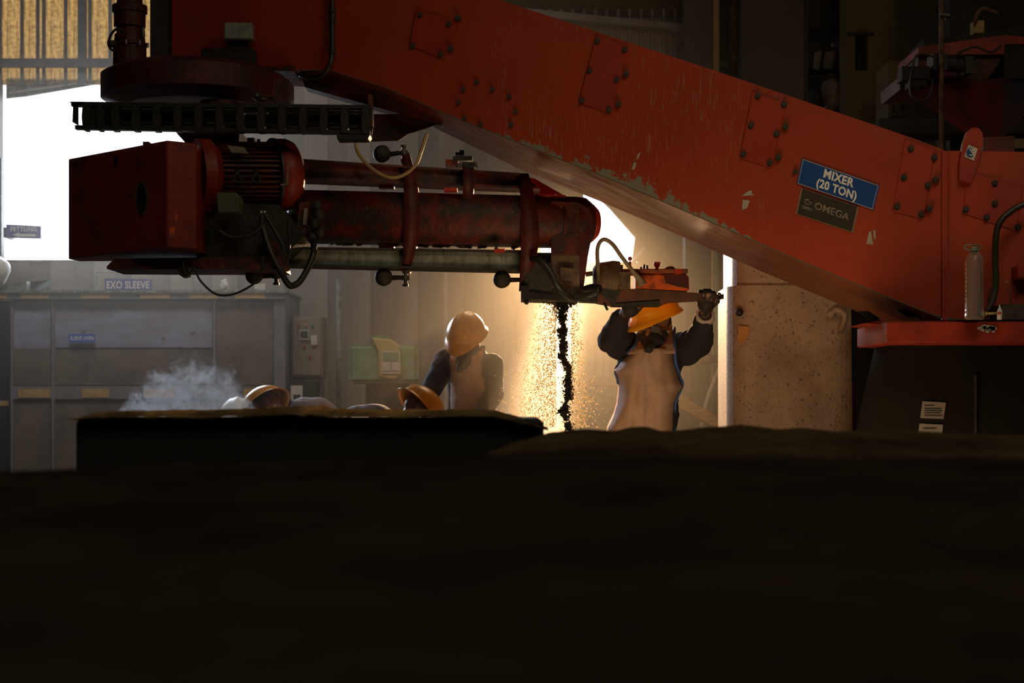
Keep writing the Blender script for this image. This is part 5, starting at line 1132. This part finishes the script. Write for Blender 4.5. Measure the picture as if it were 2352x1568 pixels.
# steam rising behind the near mould
def steam_den(t):
    tc = nd(t, 'ShaderNodeTexCoord'); sp = nd(t, 'ShaderNodeSeparateXYZ'); t.links.new(tc.outputs['Generated'], sp.inputs[0]); x, y, z = sp.outputs
    dx = mth(t, 'DIVIDE', mth(t, 'SUBTRACT', x, .50), .30); dz = mth(t, 'DIVIDE', z, mth(t, 'SUBTRACT', .95, mth(t, 'MULTIPLY', mth(t, 'MULTIPLY', mth(t, 'SUBTRACT', x, .48), mth(t, 'SUBTRACT', x, .48)), 3.0)))
    dy = mth(t, 'DIVIDE', mth(t, 'SUBTRACT', y, .5), .3)
    n = noi(t, tc.outputs['Object'], 7.5, 6, .62, 1.2)
    n = mth(t, 'MULTIPLY', mth(t, 'SUBTRACT', n, .5), 3.2)
    e = mth(t, 'SUBTRACT', mth(t, 'ADD', n, .85), mth(t, 'ADD', mth(t, 'MULTIPLY', dz, dz), mth(t, 'ADD', mth(t, 'MULTIPLY', mth(t, 'MULTIPLY', dx, dx), .12), mth(t, 'MULTIPLY', mth(t, 'MULTIPLY', dy, dy), .3))))
    n2 = ramp(t, noi(t, tc.outputs['Object'], 15, 5, .6, 1.5), [(.42, gry(.08)), (.66, gry(1))])
    return mth(t, 'MULTIPLY', mth(t, 'MULTIPLY', ramp(t, e, [(.0, gry(0)), (.30, gry(1))]), n2), 6.5)
sm_ = vol('steam_scatter', (.92, .95, 1.0), 1, .25, steam_den)
SZ = 9.0
O('steam', box(N(), at(255, 0, SZ).x, at(590, 0, SZ).x, SZ, SZ+.40, at(0, 975, SZ).z, at(0, 795, SZ).z), sm_, label='small white cloud of steam rising left behind the near mould', cat='steam', kind='stuff')
# hot casting the steam rises from
O('hot_mould', bevel(box(N(), at(270, 0, SZ).x, at(560, 0, SZ).x, SZ-.05, SZ+.5, 0, at(0, 976, SZ).z), .02), grime, label='dark mould under the steam cloud', cat='mould')
# haze in the bay behind the arm
hz = vol('haze_scatter', (1, .90, .74), .0068, .66)
O('haze', box(N(), -5.2, 2.2, 9.02, 14.2, .02, 3.7), hz, label='smoky haze hanging in the bay behind the mixer', cat='haze', kind='stuff')

# ================================================================== NEAR MOULD AND FOREGROUND SAND
TY = 4.3
nm = T('near_mould', (at(650, 0, TY).x, TY+.4, 0), 'dark flat-topped moulding box with crusted cover boards, nearer than the workers', 'mould')
O('mould_side', bevel(box(N(), at(166, 0, TY).x, at(1250, 0, TY).x, TY+.03, TY+.9, 0, at(0, 962, TY).z), .01), dkgap, nm)
def slab(name, prof, Y, d, m, seed):
    """lumpy board: prof = list of (px, py_top, py_bottom)"""
    bm = N(); n = 90; ny = 8; x_0, x_1 = prof[0][0], prof[-1][0]; T_ = []; B_ = []
    for i in range(n+1):
        px = x_0+(x_1-x_0)*i/n
        for a, b in zip(prof, prof[1:]):
            if a[0] <= px <= b[0]: s = (px-a[0])/(b[0]-a[0]); yt = a[1]+(b[1]-a[1])*s; yb = a[2]+(b[2]-a[2])*s; break
        tr = []; br = []
        for j in range(ny+1):
            v = j/ny; yy = Y+d*v; e = math.sqrt(max(0, 1-(1-min(1, v*5))**2))
            p = at(px, yt, Y); q_ = at(px, yb, Y); mid = (p.z+q_.z)/2; nz = .006*noise.noise(Vector((px*.02+seed, v*4, 0)))+.003*noise.noise(Vector((px*.06+seed, v*9, 3)))
            tr.append(bm.verts.new((p.x, yy+.01*noise.noise(Vector((px*.03, seed, 1)))*(v < .2), mid+(p.z-mid)*e+nz))); br.append(bm.verts.new((p.x, yy, mid+(q_.z-mid)*e+nz*.3)))
        T_.append(tr); B_.append(br)
    for i in range(n):
        for j in range(ny):
            bm.faces.new([T_[i][j], T_[i+1][j], T_[i+1][j+1], T_[i][j+1]]); bm.faces.new([B_[i][j], B_[i][j+1], B_[i+1][j+1], B_[i+1][j]])
    for e in (0, n): bm.faces.new([T_[e][j] for j in range(ny+1)]+[B_[e][j] for j in range(ny, -1, -1)])
    bmesh.ops.remove_doubles(bm, verts=bm.verts, dist=.0001); bmesh.ops.recalc_face_normals(bm, faces=bm.faces)
    return O(name, bm, m, nm, smooth=True)
slab('cover_board', [(142, 961, 964), (200, 948, 972), (300, 944, 972), (450, 943, 976), (560, 938, 974), (680, 933, 968), (697, 945, 966)], TY, .75, board_m, 1)
slab('cover_board', [(692, 950, 966), (715, 938, 966), (760, 942, 974), (900, 944, 972), (1060, 943, 968), (1130, 944, 968), (1180, 958, 976), (1235, 974, 986), (1262, 985, 990)], TY, .75, board_m, 5)
# foreground heaps
def heap(name, crest, Yc, Yn, lab, m, seed, amp, xr=None, sy=60, nx=200, drop=.11, back=.3, rough=.03):
    bm = N(); x_0, x_1 = crest[0][0], crest[-1][0]; rows = []
    for j in range(sy+1):
        v = j/sy; row = []
        for i in range(nx+1):
            px = x_0+(x_1-x_0)*i/nx
            for a, b in zip(crest, crest[1:]):
                if a[0] <= px <= b[0]: s = (px-a[0])/(b[0]-a[0]); s = s*s*(3-2*s)*.5+s*.5; py = a[1]+(b[1]-a[1])*s; break
            p = at(px, py, Yc)
            if v < .15: y = Yc+back*(1-v/.15); z = p.z-.10*(1-v/.15)
            else: w = (v-.15)/.85; y = Yc+(Yn-Yc)*w; z = p.z-drop*w-.02*math.sin(PI*w)*0
            n_ = amp*noise.noise(Vector((p.x*5+seed, y*5, 0)))+amp*.5*noise.noise(Vector((p.x*13+seed, y*13, 2)))+amp*.25*noise.noise(Vector((p.x*32+seed, y*32, 4)))
            row.append(bm.verts.new((p.x, y, z+n_*(min(1, abs(v-.15)*6+.35)))))
        rows.append(row)
    for A, B in zip(rows, rows[1:]):
        for i in range(nx): bm.faces.new([A[i], A[i+1], B[i+1], B[i]])
    # skirt down to the floor
    def skirt(L):
        G = [bm.verts.new((v.co.x, v.co.y, 0)) for v in L]
        for i in range(len(L)-1): bm.faces.new([L[i], G[i], G[i+1], L[i+1]])
    skirt(rows[0]); skirt(rows[-1]); skirt([r_[0] for r_ in rows]); skirt([r_[-1] for r_ in rows])
    bmesh.ops.recalc_face_normals(bm, faces=bm.faces)
    return O(name, bm, m, label=lab, cat='sand', kind='stuff', smooth=True)
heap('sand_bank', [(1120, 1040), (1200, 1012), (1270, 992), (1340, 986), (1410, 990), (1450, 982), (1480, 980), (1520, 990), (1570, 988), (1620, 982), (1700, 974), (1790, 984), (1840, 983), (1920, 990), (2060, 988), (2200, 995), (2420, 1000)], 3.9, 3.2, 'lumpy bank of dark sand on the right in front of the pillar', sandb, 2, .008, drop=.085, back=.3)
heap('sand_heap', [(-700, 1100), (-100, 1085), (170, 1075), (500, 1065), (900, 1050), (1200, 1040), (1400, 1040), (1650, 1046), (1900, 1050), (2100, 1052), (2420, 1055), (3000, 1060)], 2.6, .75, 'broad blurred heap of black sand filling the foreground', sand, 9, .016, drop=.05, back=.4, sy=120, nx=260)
